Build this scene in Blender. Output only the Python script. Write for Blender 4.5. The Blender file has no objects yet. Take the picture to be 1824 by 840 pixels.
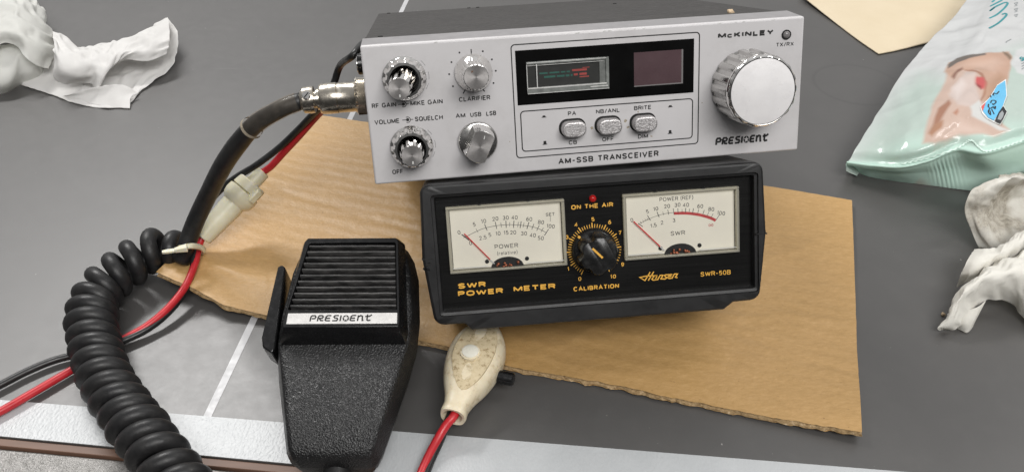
import bpy, bmesh, math, random
import numpy as np
from mathutils import Vector, Matrix, noise
from mathutils.bvhtree import BVHTree
random.seed(7)
sc = bpy.context.scene
COL = sc.collection
PI = math.pi
MM = 0.001

# ------------------------------------------------------------------ camera, room light, lamps, exposure
PITCH = math.atan(1185.0 / 1500.0)          # how far the phone looks down
CAM_H = 308.0                               # mm above the table
cam = bpy.data.cameras.new('camera')
cam.sensor_width = 36.0
cam.lens = 1500.0 / 1824.0 * 36.0
cam.clip_start = 0.01
cam.clip_end = 50
camo = bpy.data.objects.new('camera', cam)
COL.objects.link(camo)
camo.location = (0, 0, CAM_H * MM)
camo.rotation_euler = (PI / 2 - PITCH, 0, 0)
sc.camera = camo

w = bpy.data.worlds.new('World')
sc.world = w
w.use_nodes = True
nt = w.node_tree
bg = nt.nodes['Background']
tc = nt.nodes.new('ShaderNodeTexCoord')
sep = nt.nodes.new('ShaderNodeSeparateXYZ')
nt.links.new(tc.outputs['Generated'], sep.inputs[0])
mr = nt.nodes.new('ShaderNodeMapRange')
mr.inputs['From Min'].default_value = -1
nt.links.new(sep.outputs['Z'], mr.inputs['Value'])
rp = nt.nodes.new('ShaderNodeValToRGB')
rp.color_ramp.elements[0].position = 0.42
rp.color_ramp.elements[0].color = (0.03, 0.028, 0.026, 1)
rp.color_ramp.elements[1].position = 1.0
rp.color_ramp.elements[1].color = (1.0, 1.0, 1.0, 1)
for pos, v in ((0.5, 0.06), (0.62, 0.16), (0.75, 0.6)):       # dim walls, pale ceiling
    e = rp.color_ramp.elements.new(pos)
    e.color = (v, v * 0.985, v * 0.97, 1)
nt.links.new(mr.outputs[0], rp.inputs[0])
# the far side of the room is the brighter one
ry = nt.nodes.new('ShaderNodeMapRange')
ry.interpolation_type = 'SMOOTHSTEP'
ry.inputs['From Min'].default_value = -0.25
ry.inputs['From Max'].default_value = 0.85
ry.inputs['To Min'].default_value = FRONT_WALL = 0.035
ry.inputs['To Max'].default_value = BACK_WALL = 0.4
nt.links.new(sep.outputs['Y'], ry.inputs['Value'])
mu = nt.nodes.new('ShaderNodeVectorMath')
mu.operation = 'ADD'
cb = nt.nodes.new('ShaderNodeCombineXYZ')
for k in range(3):
    nt.links.new(ry.outputs[0], cb.inputs[k])
sc_ = nt.nodes.new('ShaderNodeVectorMath')
sc_.operation = 'SCALE'
sc_.inputs['Scale'].default_value = CEILING = 0.32
nt.links.new(rp.outputs[0], sc_.inputs[0])
nt.links.new(sc_.outputs[0], mu.inputs[0])
nt.links.new(cb.outputs[0], mu.inputs[1])
nt.links.new(mu.outputs[0], bg.inputs['Color'])
bg.inputs['Strength'].default_value = 1.0


def lamp(name, loc, target, sx, sy, power, col=(1, 0.985, 0.965)):
    l = bpy.data.lights.new(name, 'AREA')
    l.shape = 'RECTANGLE'
    l.size, l.size_y = sx, sy
    l.energy = power
    l.color = col
    o = bpy.data.objects.new(name, l)
    COL.objects.link(o)
    o.location = loc
    o.rotation_euler = (Vector(target) - Vector(loc)).to_track_quat('-Z', 'Y').to_euler()
    return o


lamp('ceiling_lamp', (-1.05, 1.75, 1.9), (0, 0.4, 0), 1.1, 0.22, 38)
lamp('ceiling_lamp', (1.35, 0.75, 1.9), (0, 0.4, 0), 0.25, 1.2, 8)
lamp('ceiling_lamp', (0.5, -1.1, 1.85), (0, 0.35, 0), 1.7, 0.9, 46)
sc.view_settings.view_transform = 'Standard'
sc.view_settings.look = 'None'
sc.view_settings.gamma = 1
sc.view_settings.exposure = 0.0
try:
    sc.cycles.max_bounces = 10
    sc.cycles.transparent_max_bounces = 16
    sc.cycles.caustics_reflective = False
    sc.cycles.caustics_refractive = False
except Exception:
    pass


# ------------------------------------------------------------------ measuring helpers (millimetres)
def at(px, py, z=0.0):
    """the point of height z (mm) that the photograph shows at that picture position"""
    dx, dy = (px - 912.0) / 1500.0, -(py - 420.0) / 1500.0
    s, c = math.sin(PITCH), math.cos(PITCH)
    d = Vector((dx, dy * s + c, dy * c - s))
    t = (z - CAM_H) / d.z
    return Vector((d.x * t, d.y * t, z))


# ------------------------------------------------------------------ materials
class NT:
    def __init__(self, name):
        self.m = bpy.data.materials.new(name)
        self.m.use_nodes = True
        self.t = self.m.node_tree
        self.b = self.t.nodes['Principled BSDF']
        self.tc = self.t.nodes.new('ShaderNodeTexCoord')

    def new(self, kind, **kw):
        n = self.t.nodes.new(kind)
        for k, v in kw.items():
            setattr(n, k, v)
        return n

    def link(self, a, b):
        self.t.links.new(a, b)

    def coords(self, scale=(1, 1, 1), rot=(0, 0, 0)):
        mp = self.new('ShaderNodeMapping')
        mp.inputs['Scale'].default_value = scale
        mp.inputs['Rotation'].default_value = rot
        self.link(self.tc.outputs['Object'], mp.inputs['Vector'])
        return mp.outputs[0]

    def noise(self, scale, detail=4, rough=0.55, stretch=(1, 1, 1), rot=(0, 0, 0)):
        n = self.new('ShaderNodeTexNoise')
        n.inputs['Scale'].default_value = scale
        n.inputs['Detail'].default_value = detail
        n.inputs['Roughness'].default_value = rough
        self.link(self.coords(stretch, rot), n.inputs['Vector'])
        return n.outputs['Fac']

    def ramp(self, fac, stops):
        r = self.new('ShaderNodeValToRGB')
        els = r.color_ramp.elements
        while len(els) < len(stops):
            els.new(0.5)
        for e, (p, c) in zip(els, stops):
            e.position = p
            e.color = (c, c, c, 1) if isinstance(c, (int, float)) else (*c, 1)
        self.link(fac, r.inputs[0])
        return r.outputs[0]

    def mix(self, fac, a, b):
        n = self.new('ShaderNodeMix', data_type='RGBA')
        for sock, v in ((n.inputs[0], fac), (n.inputs[6], a), (n.inputs[7], b)):
            if hasattr(v, 'links') or isinstance(v, bpy.types.NodeSocket):
                self.link(v, sock)
            elif isinstance(v, (int, float)):
                sock.default_value = v
            else:
                sock.default_value = (*v, 1)
        return n.outputs[2]

    def bump(self, h, strength, dist=0.0005, prev=None):
        n = self.new('ShaderNodeBump')
        n.inputs['Strength'].default_value = strength
        n.inputs['Distance'].default_value = dist
        self.link(h, n.inputs['Height'])
        if prev is not None:
            self.link(prev, n.inputs['Normal'])
        self.link(n.outputs[0], self.b.inputs['Normal'])
        return n.outputs[0]

    def base(self, v):
        if isinstance(v, bpy.types.NodeSocket):
            self.link(v, self.b.inputs['Base Color'])
        else:
            self.b.inputs['Base Color'].default_value = (*v, 1)

    def rough(self, v):
        if isinstance(v, bpy.types.NodeSocket):
            self.link(v, self.b.inputs['Roughness'])
        else:
            self.b.inputs['Roughness'].default_value = v


def mat(name, col, rough=0.5, metal=0.0, var=0.15, vscale=60, bump=0.0, bscale=800, spec=0.5, rvar=0.12, stretch=(1, 1, 1)):
    """a surface with slight uneven colour, gloss and grain"""
    n = NT(name)
    f = n.noise(vscale, 5, 0.6, stretch)
    lo = tuple(c * (1 - var) for c in col)
    hi = tuple(min(1, c * (1 + var)) for c in col)
    n.base(n.ramp(f, [(0.3, lo), (0.7, hi)]))
    g = n.noise(vscale * 2.7, 4, 0.6, stretch)
    n.rough(n.ramp(g, [(0.3, max(0.02, rough - rvar)), (0.7, min(1, rough + rvar))]))
    n.b.inputs['Metallic'].default_value = metal
    n.b.inputs['Specular IOR Level'].default_value = spec
    if bump:
        n.bump(n.noise(bscale, 3, 0.6, stretch), bump, 0.0003)
    return n.m


M = {}


def build_materials():
    # radio
    n = NT('silver_paint')
    f = n.noise(38, 7, 0.7)
    n.base(n.ramp(f, [(0.25, (0.53, 0.515, 0.515)), (0.5, (0.60, 0.585, 0.59)), (0.8, (0.625, 0.61, 0.62))]))
    n.b.inputs['Metallic'].default_value = 0.0
    n.rough(n.ramp(n.noise(120, 4), [(0.3, 0.36), (0.7, 0.48)]))
    n.bump(n.noise(3000, 2), 0.06, 0.0002)
    M['silver'] = n.m
    M['surround'] = mat('grey_surround', (0.33, 0.32, 0.325), 0.42, 0.2, 0.06, 90, 0.08, 1500)
    n = NT('charcoal_vinyl')
    f = n.noise(70, 6, 0.7)
    n.base(n.ramp(f, [(0.3, (0.026, 0.0235, 0.022)), (0.7, (0.046, 0.042, 0.039))]))
    n.rough(n.ramp(n.noise(300, 4), [(0.3, 0.42), (0.7, 0.6)]))
    n.bump(n.noise(1800, 4), 0.25, 0.0004)
    M['vinyl'] = n.m
    M['chrome'] = mat('chrome', (0.80, 0.785, 0.765), 0.09, 1.0, 0.05, 120, 0.0, 900, rvar=0.04)
    M['worn_chrome'] = mat('worn_chrome', (0.56, 0.55, 0.535), 0.22, 1.0, 0.1, 200, 0.03, 500, rvar=0.06)
    n = NT('turned_metal')
    f = n.noise(900, 3, 0.6)
    n.base(n.ramp(f, [(0.3, (0.44, 0.42, 0.41)), (0.7, (0.54, 0.52, 0.51))]))
    n.b.inputs['Metallic'].default_value = 0.85
    n.rough(0.36)
    n.b.inputs['Anisotropic'].default_value = 0.6
    M['turned'] = n.m
    n = NT('satin_disc')
    f = n.noise(60, 6, 0.6)
    n.base(n.ramp(f, [(0.3, (0.76, 0.745, 0.75)), (0.7, (0.90, 0.885, 0.885))]))
    n.b.inputs['Metallic'].default_value = 0.05
    n.rough(n.ramp(n.noise(160, 5, 0.7), [(0.3, 0.22), (0.7, 0.45)]))
    n.bump(n.noise(220, 6, 0.7), 0.12, 0.0008)
    M['disc'] = n.m
    n = NT('grained_button')
    f = n.noise(1300, 3, 0.7)
    n.base(n.ramp(f, [(0.35, (0.42, 0.40, 0.40)), (0.65, (0.74, 0.72, 0.72))]))
    n.b.inputs['Metallic'].default_value = 0.75
    n.rough(0.38)
    n.bump(f, 0.6, 0.0004)
    M['button'] = n.m
    M['grime'] = mat('panel_grime', (0.34, 0.29, 0.22), 0.7, var=0.35, vscale=1500)
    M['ink'] = mat('black_ink', (0.012, 0.012, 0.012), 0.55, var=0.3, vscale=400)
    M['window'] = mat('black_window', (0.004, 0.004, 0.004), 0.16, var=0.3, vscale=80, spec=0.22, rvar=0.05)
    M['dark'] = mat('dark_gap', (0.006, 0.006, 0.006), 0.7)
    M['led_panel'] = mat('display_filter', (0.085, 0.052, 0.058), 0.28, var=0.12, vscale=50, spec=0.35, rvar=0.06)
    M['smoke'] = mat('smoked_scale', (0.032, 0.033, 0.031), 0.4, var=0.2, vscale=90, rvar=0.05)
    M['teal'] = mat('green_scale', (0.03, 0.13, 0.10), 0.5)
    M['redscale'] = mat('red_scale', (0.42, 0.07, 0.06), 0.5)
    M['edge_clear'] = mat('clear_edge', (0.20, 0.21, 0.20), 0.15, var=0.3, vscale=300, rvar=0.06)
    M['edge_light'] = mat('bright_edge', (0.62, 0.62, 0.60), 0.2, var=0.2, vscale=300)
    M['lamp_grey'] = mat('unlit_lamp', (0.2, 0.19, 0.19), 0.12, rvar=0.04)
    # clear plastic covers
    n = NT('clear_cover')
    tr = n.new('ShaderNodeBsdfTransparent')
    gl = n.new('ShaderNodeBsdfGlossy')
    gl.inputs['Roughness'].default_value = 0.06
    fr = n.new('ShaderNodeFresnel')
    fr.inputs['IOR'].default_value = 1.45
    ms = n.new('ShaderNodeMixShader')
    n.link(fr.outputs[0], ms.inputs[0])
    n.link(tr.outputs[0], ms.inputs[1])
    n.link(gl.outputs[0], ms.inputs[2])
    n.link(ms.outputs[0], n.t.nodes['Material Output'].inputs['Surface'])
    M['cover'] = n.m
    n = NT('clear_frame')
    tr = n.new('ShaderNodeBsdfTransparent')
    tr.inputs['Color'].default_value = (0.9, 0.89, 0.84, 1)
    ms = n.new('ShaderNodeMixShader')
    ms.inputs[0].default_value = 0.42
    n.base((0.50, 0.48, 0.41))
    n.rough(0.12)
    n.link(tr.outputs[0], ms.inputs[1])
    n.link(n.b.outputs[0], ms.inputs[2])
    n.link(ms.outputs[0], n.t.nodes['Material Output'].inputs['Surface'])
    M['frame'] = n.m
    # meter
    n = NT('black_case_plastic')
    n.base(n.ramp(n.noise(40, 5), [(0.3, (0.008, 0.008, 0.0085)), (0.7, (0.016, 0.016, 0.0165))]))
    n.rough(n.ramp(n.noise(150, 5, 0.7), [(0.3, 0.34), (0.7, 0.5)]))
    n.bump(n.noise(2600, 3), 0.15, 0.0003)
    M['case'] = n.m
    n = NT('black_brushed_panel')
    n.base(n.ramp(n.noise(500, 4, 0.6, (0.04, 1, 1)), [(0.3, (0.004, 0.004, 0.004)), (0.75, (0.009, 0.0088, 0.0085))]))
    n.rough(n.ramp(n.noise(60, 4, 0.6, (0.3, 1, 1)), [(0.3, 0.2), (0.7, 0.32)]))
    n.bump(n.noise(1500, 4, 0.7, (0.03, 1, 1)), 0.2, 0.0003)
    n.b.inputs['Specular IOR Level'].default_value = 0.32
    M['mpanel'] = n.m
    M['yellow'] = mat('yellow_ink', (0.78, 0.42, 0.06), 0.5, var=0.12, vscale=300)
    M['dial'] = mat('dial_card', (0.86, 0.815, 0.69), 0.5, var=0.05, vscale=30, rvar=0.05)
    M['dialink'] = mat('dial_ink', (0.05, 0.047, 0.045), 0.6)
    M['redink'] = mat('red_ink', (0.52, 0.06, 0.06), 0.6, var=0.15, vscale=300)
    M['needle'] = mat('red_needle', (0.65, 0.035, 0.035), 0.4)
    M['copper'] = mat('copper_coil', (0.40, 0.14, 0.08), 0.3, 0.8, 0.5, 900)
    M['redlamp'] = mat('red_lamp', (0.42, 0.012, 0.012), 0.08, rvar=0.02)
    M['knob'] = mat('black_knob', (0.011, 0.011, 0.011), 0.28, var=0.3, vscale=150, spec=0.5)
    # microphone
    n = NT('pebbled_black')
    n.base(n.ramp(n.noise(90, 4), [(0.3, (0.007, 0.007, 0.0075)), (0.7, (0.013, 0.013, 0.0135))]))
    n.rough(n.ramp(n.noise(60, 5, 0.7), [(0.3, 0.26), (0.7, 0.46)]))
    v = n.new('ShaderNodeTexVoronoi', feature='SMOOTH_F1')
    v.inputs['Scale'].default_value = 1600
    n.link(n.coords(), v.inputs['Vector'])
    p = n.bump(v.outputs['Distance'], 0.75, 0.0006)
    n.bump(n.noise(900, 3), 0.4, 0.0004, p)
    M['pebble'] = n.m
    M['gloss_black'] = mat('smooth_black', (0.007, 0.007, 0.0075), 0.24, var=0.25, vscale=120, bump=0.1, bscale=500)
    n = NT('worn_slat')
    f = n.noise(260, 6, 0.75, (0.5, 3, 1))
    n.base(n.ramp(f, [(0.40, (0.018, 0.018, 0.018)), (0.6, (0.075, 0.072, 0.07)), (0.75, (0.2, 0.19, 0.185))]))
    n.rough(n.ramp(f, [(0.4, 0.32), (0.7, 0.5)]))
    n.bump(f, 0.3, 0.0004)
    M['slat'] = n.m
    M['plate'] = mat('name_plate', (0.80, 0.785, 0.765), 0.28, 0.35, 0.06, 200)
    # cords
    n = NT('black_rubber')
    f = n.noise(160, 6, 0.72)
    n.base(n.ramp(f, [(0.35, (0.011, 0.011, 0.012)), (0.6, (0.02, 0.0195, 0.0195)), (0.68, (0.03, 0.029, 0.028)), (0.78, (0.14, 0.13, 0.12))]))
    n.rough(n.ramp(n.noise(220, 5, 0.7), [(0.3, 0.3), (0.7, 0.52)]))
    n.bump(n.noise(500, 5, 0.7), 0.22, 0.0005)
    n.b.inputs['Specular IOR Level'].default_value = 0.36
    M['rubber'] = n.m
    M['blackwire'] = mat('black_wire', (0.014, 0.014, 0.014), 0.36, var=0.3, vscale=150, bump=0.1, bscale=300)
    M['redwire'] = mat('red_wire', (0.52, 0.022, 0.03), 0.36, var=0.18, vscale=90, bump=0.08, bscale=300)
    M['nickel'] = mat('nickel', (0.66, 0.61, 0.53), 0.22, 1.0, 0.14, 160, 0.06, 700)
    n = NT('knurled_nickel')
    n.base((0.78, 0.73, 0.65))
    n.b.inputs['Metallic'].default_value = 1
    n.rough(0.22)
    M['knurl'] = n.m
    n = NT('cloudy_sleeve')
    tr = n.new('ShaderNodeBsdfTransparent')
    tr.inputs['Color'].default_value = (0.97, 0.94, 0.90, 1)
    ms = n.new('ShaderNodeMixShader')
    n.link(n.ramp(n.noise(120, 4), [(0.45, 0.07), (0.75, 0.2)]), ms.inputs[0])
    n.base((0.42, 0.37, 0.31))
    n.b.inputs['Specular IOR Level'].default_value = 1.0
    n.rough(0.12)
    n.link(tr.outputs[0], ms.inputs[1])
    n.link(n.b.outputs[0], ms.inputs[2])
    n.link(ms.outputs[0], n.t.nodes['Material Output'].inputs['Surface'])
    M['sleeve'] = n.m
    n = NT('milky_nylon')
    f = n.noise(70, 4)
    n.base(n.ramp(f, [(0.3, (0.64, 0.60, 0.44)), (0.7, (0.76, 0.73, 0.58))]))
    n.rough(0.34)
    n.b.inputs['Subsurface Weight'].default_value = 0.7
    n.b.inputs['Subsurface Radius'].default_value = (0.004, 0.0035, 0.002)
    M['nylon'] = n.m
    n = NT('aged_cream_plastic')
    f = n.noise(130, 6, 0.7)
    n.base(n.ramp(f, [(0.28, (0.42, 0.32, 0.18)), (0.45, (0.70, 0.61, 0.44)), (0.75, (0.78, 0.71, 0.55))]))
    n.rough(n.ramp(n.noise(200, 4), [(0.3, 0.24), (0.7, 0.42)]))
    n.b.inputs['Subsurface Weight'].default_value = 0.15
    n.b.inputs['Subsurface Radius'].default_value = (0.003, 0.002, 0.001)
    n.bump(n.noise(600, 4), 0.1, 0.0004)
    M['cream'] = n.m
    n = NT('grimy_cream_inset')
    f = n.noise(420, 6, 0.75)
    n.base(n.ramp(f, [(0.36, (0.25, 0.17, 0.08)), (0.46, (0.56, 0.46, 0.29)), (0.75, (0.66, 0.56, 0.38))]))
    n.rough(0.6)
    n.bump(f, 0.25, 0.0004)
    M['inset'] = n.m
    M['milk_button'] = mat('pale_button', (0.72, 0.70, 0.61), 0.3, var=0.06)
    # cardboard
    n = NT('cardboard')
    big = n.noise(14, 4, 0.6)
    fib = n.noise(700, 5, 0.75, (0.35, 1, 1))
    c = n.mix(0.45, n.ramp(big, [(0.3, (0.42, 0.255, 0.09)), (0.7, (0.54, 0.335, 0.14))]),
              n.ramp(fib, [(0.3, (0.33, 0.19, 0.06)), (0.55, (0.48, 0.29, 0.115)), (0.78, (0.65, 0.43, 0.22))]))
    fl = n.ramp(n.noise(640, 2, 0.5, (0.6, 1, 1), (0, 0, 0.9)), [(0.73, 0), (0.78, 0.8)])
    c = n.mix(fl, c, (0.20, 0.11, 0.045))
    st_ = n.ramp(n.noise(7, 5, 0.65), [(0.56, 0), (0.68, 0.28)])
    c = n.mix(st_, c, (0.30, 0.175, 0.065))
    n.base(c)
    n.rough(0.47)
    n.b.inputs['Specular IOR Level'].default_value = 0.6
    wv = n.new('ShaderNodeTexWave', bands_direction='Y')
    wv.inputs['Scale'].default_value = 34
    wv.inputs['Distortion'].default_value = 2.2
    wv.inputs['Detail'].default_value = 2
    wv.inputs['Detail Scale'].default_value = 1.2
    n.link(n.coords((1, 1, 1), (0, 0, 0.28)), wv.inputs['Vector'])
    wm = n.new('ShaderNodeMath', operation='MULTIPLY')
    n.link(wv.outputs['Fac'], wm.inputs[0])
    n.link(n.ramp(n.noise(9, 3, 0.6), [(0.38, 0.15), (0.62, 1.0)]), wm.inputs[1])
    p = n.bump(wm.outputs[0], 0.17, 0.0013)
    p = n.bump(n.noise(90, 5, 0.7), 0.4, 0.0018, p)
    n.bump(fib, 0.25, 0.0003, p)
    M['card'] = n.m
    n = NT('torn_paper')
    n.base(n.ramp(n.noise(500, 5, 0.7), [(0.35, (0.20, 0.125, 0.055)), (0.6, (0.42, 0.29, 0.15)), (0.72, (0.68, 0.54, 0.38))]))
    n.rough(0.9)
    M['torn'] = n.m
    # paper and wipes
    n = NT('cream_paper')
    n.base(n.ramp(n.noise(30, 5), [(0.3, (0.64, 0.54, 0.38)), (0.7, (0.68, 0.58, 0.42))]))
    n.rough(0.6)
    n.bump(n.noise(60, 5, 0.6), 0.12, 0.001)
    M['paper'] = n.m
    for nm, lo, hi, tl in (('white_wipe', (0.80, 0.79, 0.775), (0.86, 0.85, 0.835), 0.1), ('grey_wipe', (0.80, 0.80, 0.77), (0.87, 0.87, 0.84), 0.15)):
        n = NT(nm)
        n.base(n.ramp(n.noise(40, 5), [(0.3, lo), (0.7, hi)]))
        n.rough(0.85)
        n.b.inputs['Specular IOR Level'].default_value = 0.2
        p = n.bump(n.noise(130, 4, 0.6), 0.25, 0.0012)
        n.bump(n.noise(1500, 3, 0.7), 0.25, 0.0003, p)
        tr = n.new('ShaderNodeBsdfTranslucent')
        tr.inputs['Color'].default_value = (*hi, 1)
        ms = n.new('ShaderNodeMixShader')
        ms.inputs[0].default_value = 0.3 if nm == 'white_wipe' else 0.42
        n.link(n.b.outputs[0], ms.inputs[1])
        n.link(tr.outputs[0], ms.inputs[2])
        n.link(ms.outputs[0], n.t.nodes['Material Output'].inputs['Surface'])
        M[nm] = n.m
    n = NT('used_wipe')
    d = n.ramp(n.noise(380, 7, 0.8), [(0.38, (0.40, 0.36, 0.30)), (0.52, (0.64, 0.60, 0.52)), (0.7, (0.78, 0.76, 0.70))])
    msk = n.ramp(n.noise(24, 4, 0.6), [(0.48, 0), (0.60, 1)])
    cl = n.ramp(n.noise(50, 5), [(0.3, (0.83, 0.81, 0.75)), (0.7, (0.90, 0.885, 0.83))])
    at_ = n.new('ShaderNodeAttribute', attribute_name='soil')
    mm_ = n.new('ShaderNodeMath', operation='MULTIPLY')
    n.link(msk, mm_.inputs[0])
    n.link(at_.outputs['Fac'], mm_.inputs[1])
    cw = n.mix(mm_.outputs[0], cl, d)
    n.base(cw)
    tr = n.new('ShaderNodeBsdfTranslucent')
    n.link(cw, tr.inputs['Color'])
    ms = n.new('ShaderNodeMixShader')
    ms.inputs[0].default_value = 0.28
    n.link(n.b.outputs[0], ms.inputs[1])
    n.link(tr.outputs[0], ms.inputs[2])
    n.link(ms.outputs[0], n.t.nodes['Material Output'].inputs['Surface'])
    n.rough(0.85)
    n.b.inputs['Specular IOR Level'].default_value = 0.2
    p = n.bump(n.noise(110, 5, 0.65), 0.3, 0.0014)
    n.bump(n.noise(1500, 3, 0.7), 0.25, 0.0003, p)
    M['used_wipe'] = n.m
    # wipes packet film
    n = NT('packet_film')
    a = n.new('ShaderNodeVertexColor', layer_name='print')
    n.base(a.outputs['Color'])
    n.rough(n.ramp(n.noise(90, 4), [(0.3, 0.14), (0.7, 0.26)]))
    n.b.inputs['Specular IOR Level'].default_value = 0.7
    n.bump(n.noise(55, 5, 0.6), 0.15, 0.0014)
    tr = n.new('ShaderNodeBsdfTranslucent')
    n.link(a.outputs['Color'], tr.inputs['Color'])
    ms = n.new('ShaderNodeMixShader')
    ms.inputs[0].default_value = 0.18
    n.link(n.b.outputs[0], ms.inputs[1])
    n.link(tr.outputs[0], ms.inputs[2])
    n.link(ms.outputs[0], n.t.nodes['Material Output'].inputs['Surface'])
    M['film'] = n.m
    M['seal'] = mat('seal_edge', (0.66, 0.80, 0.73), 0.3, var=0.1, vscale=300)
    M['tealink'] = mat('teal_ink', (0.03, 0.26, 0.29), 0.35)
    M['greyink'] = mat('grey_ink', (0.28, 0.30, 0.31), 0.4)
    M['stickerblue'] = mat('blue_sticker', (0.13, 0.46, 0.72), 0.35, var=0.08)
    M['stickerblack'] = mat('sticker_black', (0.02, 0.022, 0.025), 0.4)
    M['stickerwhite'] = mat('sticker_white', (0.80, 0.80, 0.78), 0.4)
    M['stickerred'] = mat('sticker_red', (0.62, 0.10, 0.09), 0.4)
    # table
    n = NT('grey_laminate')
    f = n.noise(9, 6, 0.62)
    c = n.ramp(f, [(0.3, (0.066, 0.064, 0.062)), (0.7, (0.080, 0.077, 0.0745))])
    sm = n.ramp(n.noise(55, 8, 0.75), [(0.5, 0), (0.75, 1)])
    mm2 = n.new('ShaderNodeMath', operation='MULTIPLY')
    n.link(sm, mm2.inputs[0])
    mm2.inputs[1].default_value = 0.14
    c = n.mix(mm2.outputs[0], c, (0.125, 0.12, 0.116))
    n.b.inputs['Specular IOR Level'].default_value = 0.85
    sp = n.ramp(n.noise(420, 2, 0.5), [(0.765, 0), (0.79, 1)])
    c = n.mix(sp, c, (0.32, 0.31, 0.30))
    for ang, th in ((0.5, 0.775), (-0.9, 0.785), (1.7, 0.785)):              # fine scratches
        scr = n.ramp(n.noise(300, 2, 0.5, (0.025, 1, 1), (0, 0, ang)), [(th, 0), (th + 0.02, 0.35)])
        c = n.mix(scr, c, (0.19, 0.185, 0.18))
    rc = at(1526, 150, 0) * MM                                               # faint ring left by a cup
    vd = n.new('ShaderNodeVectorMath', operation='DISTANCE')
    n.link(n.tc.outputs['Object'], vd.inputs[0])
    vd.inputs[1].default_value = rc
    ring_ = n.ramp(n.new('ShaderNodeMath', operation='MULTIPLY').outputs[0], [(0.30, 0), (0.318, 0.32), (0.332, 0.1), (0.345, 0)])
    mnode = ring_.node.inputs[0].links[0].from_node
    n.link(vd.outputs['Value'], mnode.inputs[0])
    mnode.inputs[1].default_value = 10.0
    c = n.mix(ring_, c, (0.035, 0.034, 0.033))
    n.base(c)
    n.rough(n.ramp(n.noise(110, 6, 0.7), [(0.3, 0.37), (0.7, 0.43)]))
    n.bump(n.noise(1400, 3), 0.14, 0.0003)
    M['table'] = n.m
    n = NT('pale_painted_strip')
    n.base(n.ramp(n.noise(60, 5), [(0.3, (0.425, 0.44, 0.45)), (0.7, (0.465, 0.48, 0.49))]))
    n.rough(0.34)
    p = n.bump(n.noise(900, 2, 0.5, (1, 0.6, 1)), 0.3, 0.0008)
    M['strip'] = n.m
    M['grout'] = mat('pale_line', (0.50, 0.50, 0.51), 0.4, var=0.08, vscale=80)
    n = NT('brown_edge')
    n.base(n.ramp(n.noise(120, 5, 0.6, (0.15, 1, 1)), [(0.3, (0.11, 0.06, 0.04)), (0.7, (0.19, 0.105, 0.07))]))
    n.rough(0.5)
    M['brown'] = n.m
    n = NT('zinc_profile')
    n.base(n.ramp(n.noise(260, 5, 0.7), [(0.3, (0.20, 0.195, 0.185)), (0.7, (0.32, 0.31, 0.30))]))
    n.b.inputs['Metallic'].default_value = 0.6
    n.rough(0.42)
    n.bump(n.noise(320, 4, 0.7), 0.6, 0.0014)
    M['zinc'] = n.m
    M['crumb'] = mat('crumb', (0.55, 0.42, 0.28), 0.9, var=0.4, vscale=900, bump=0.5)


build_materials()


# ------------------------------------------------------------------ mesh building
def obj(name, mb, m, parent=None, smooth=None, bevel=0, bseg=2, ang=35):
    me = bpy.data.meshes.new(name)
    me.from_pydata([(v[0] * MM, v[1] * MM, v[2] * MM) for v in mb.v], [], mb.f)
    me.validate()
    o = bpy.data.objects.new(name, me)
    COL.objects.link(o)
    me.materials.append(m)
    if mb.sm:
        for p in me.polygons:
            p.use_smooth = True
        if mb.sm != 'all':
            try:
                me.set_sharp_from_angle(angle=math.radians(ang))
            except Exception:
                pass
    if bevel:
        b = o.modifiers.new('bevel', 'BEVEL')
        b.width = bevel * MM
        b.segments = bseg
        b.limit_method = 'ANGLE'
        b.angle_limit = math.radians(40)
        for p in me.polygons:
            p.use_smooth = True
        try:
            me.set_sharp_from_angle(angle=math.radians(50))
        except Exception:
            pass
        b.harden_normals = False
    if parent:
        o.parent = parent
    return o


def thing(name, label, cat, mw=None, group=None):
    o = bpy.data.objects.new(name, None)
    COL.objects.link(o)
    o.empty_display_size = 0.02
    if mw is not None:
        o.matrix_world = mw
    o['label'] = label
    o['category'] = cat
    if group:
        o['group'] = group
    return o


def tag(o, label, cat, group=None):
    o['label'] = label
    o['category'] = cat
    if group:
        o['group'] = group
    # origin to the middle of the foot of the thing
    me = o.data
    vs = [v.co for v in me.vertices]
    c = Vector((sum(v.x for v in vs) / len(vs), sum(v.y for v in vs) / len(vs), min(v.z for v in vs)))
    me.transform(Matrix.Translation(-c))
    o.location = c
    return o


def struct(o):
    o['kind'] = 'structure'
    return o


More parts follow.
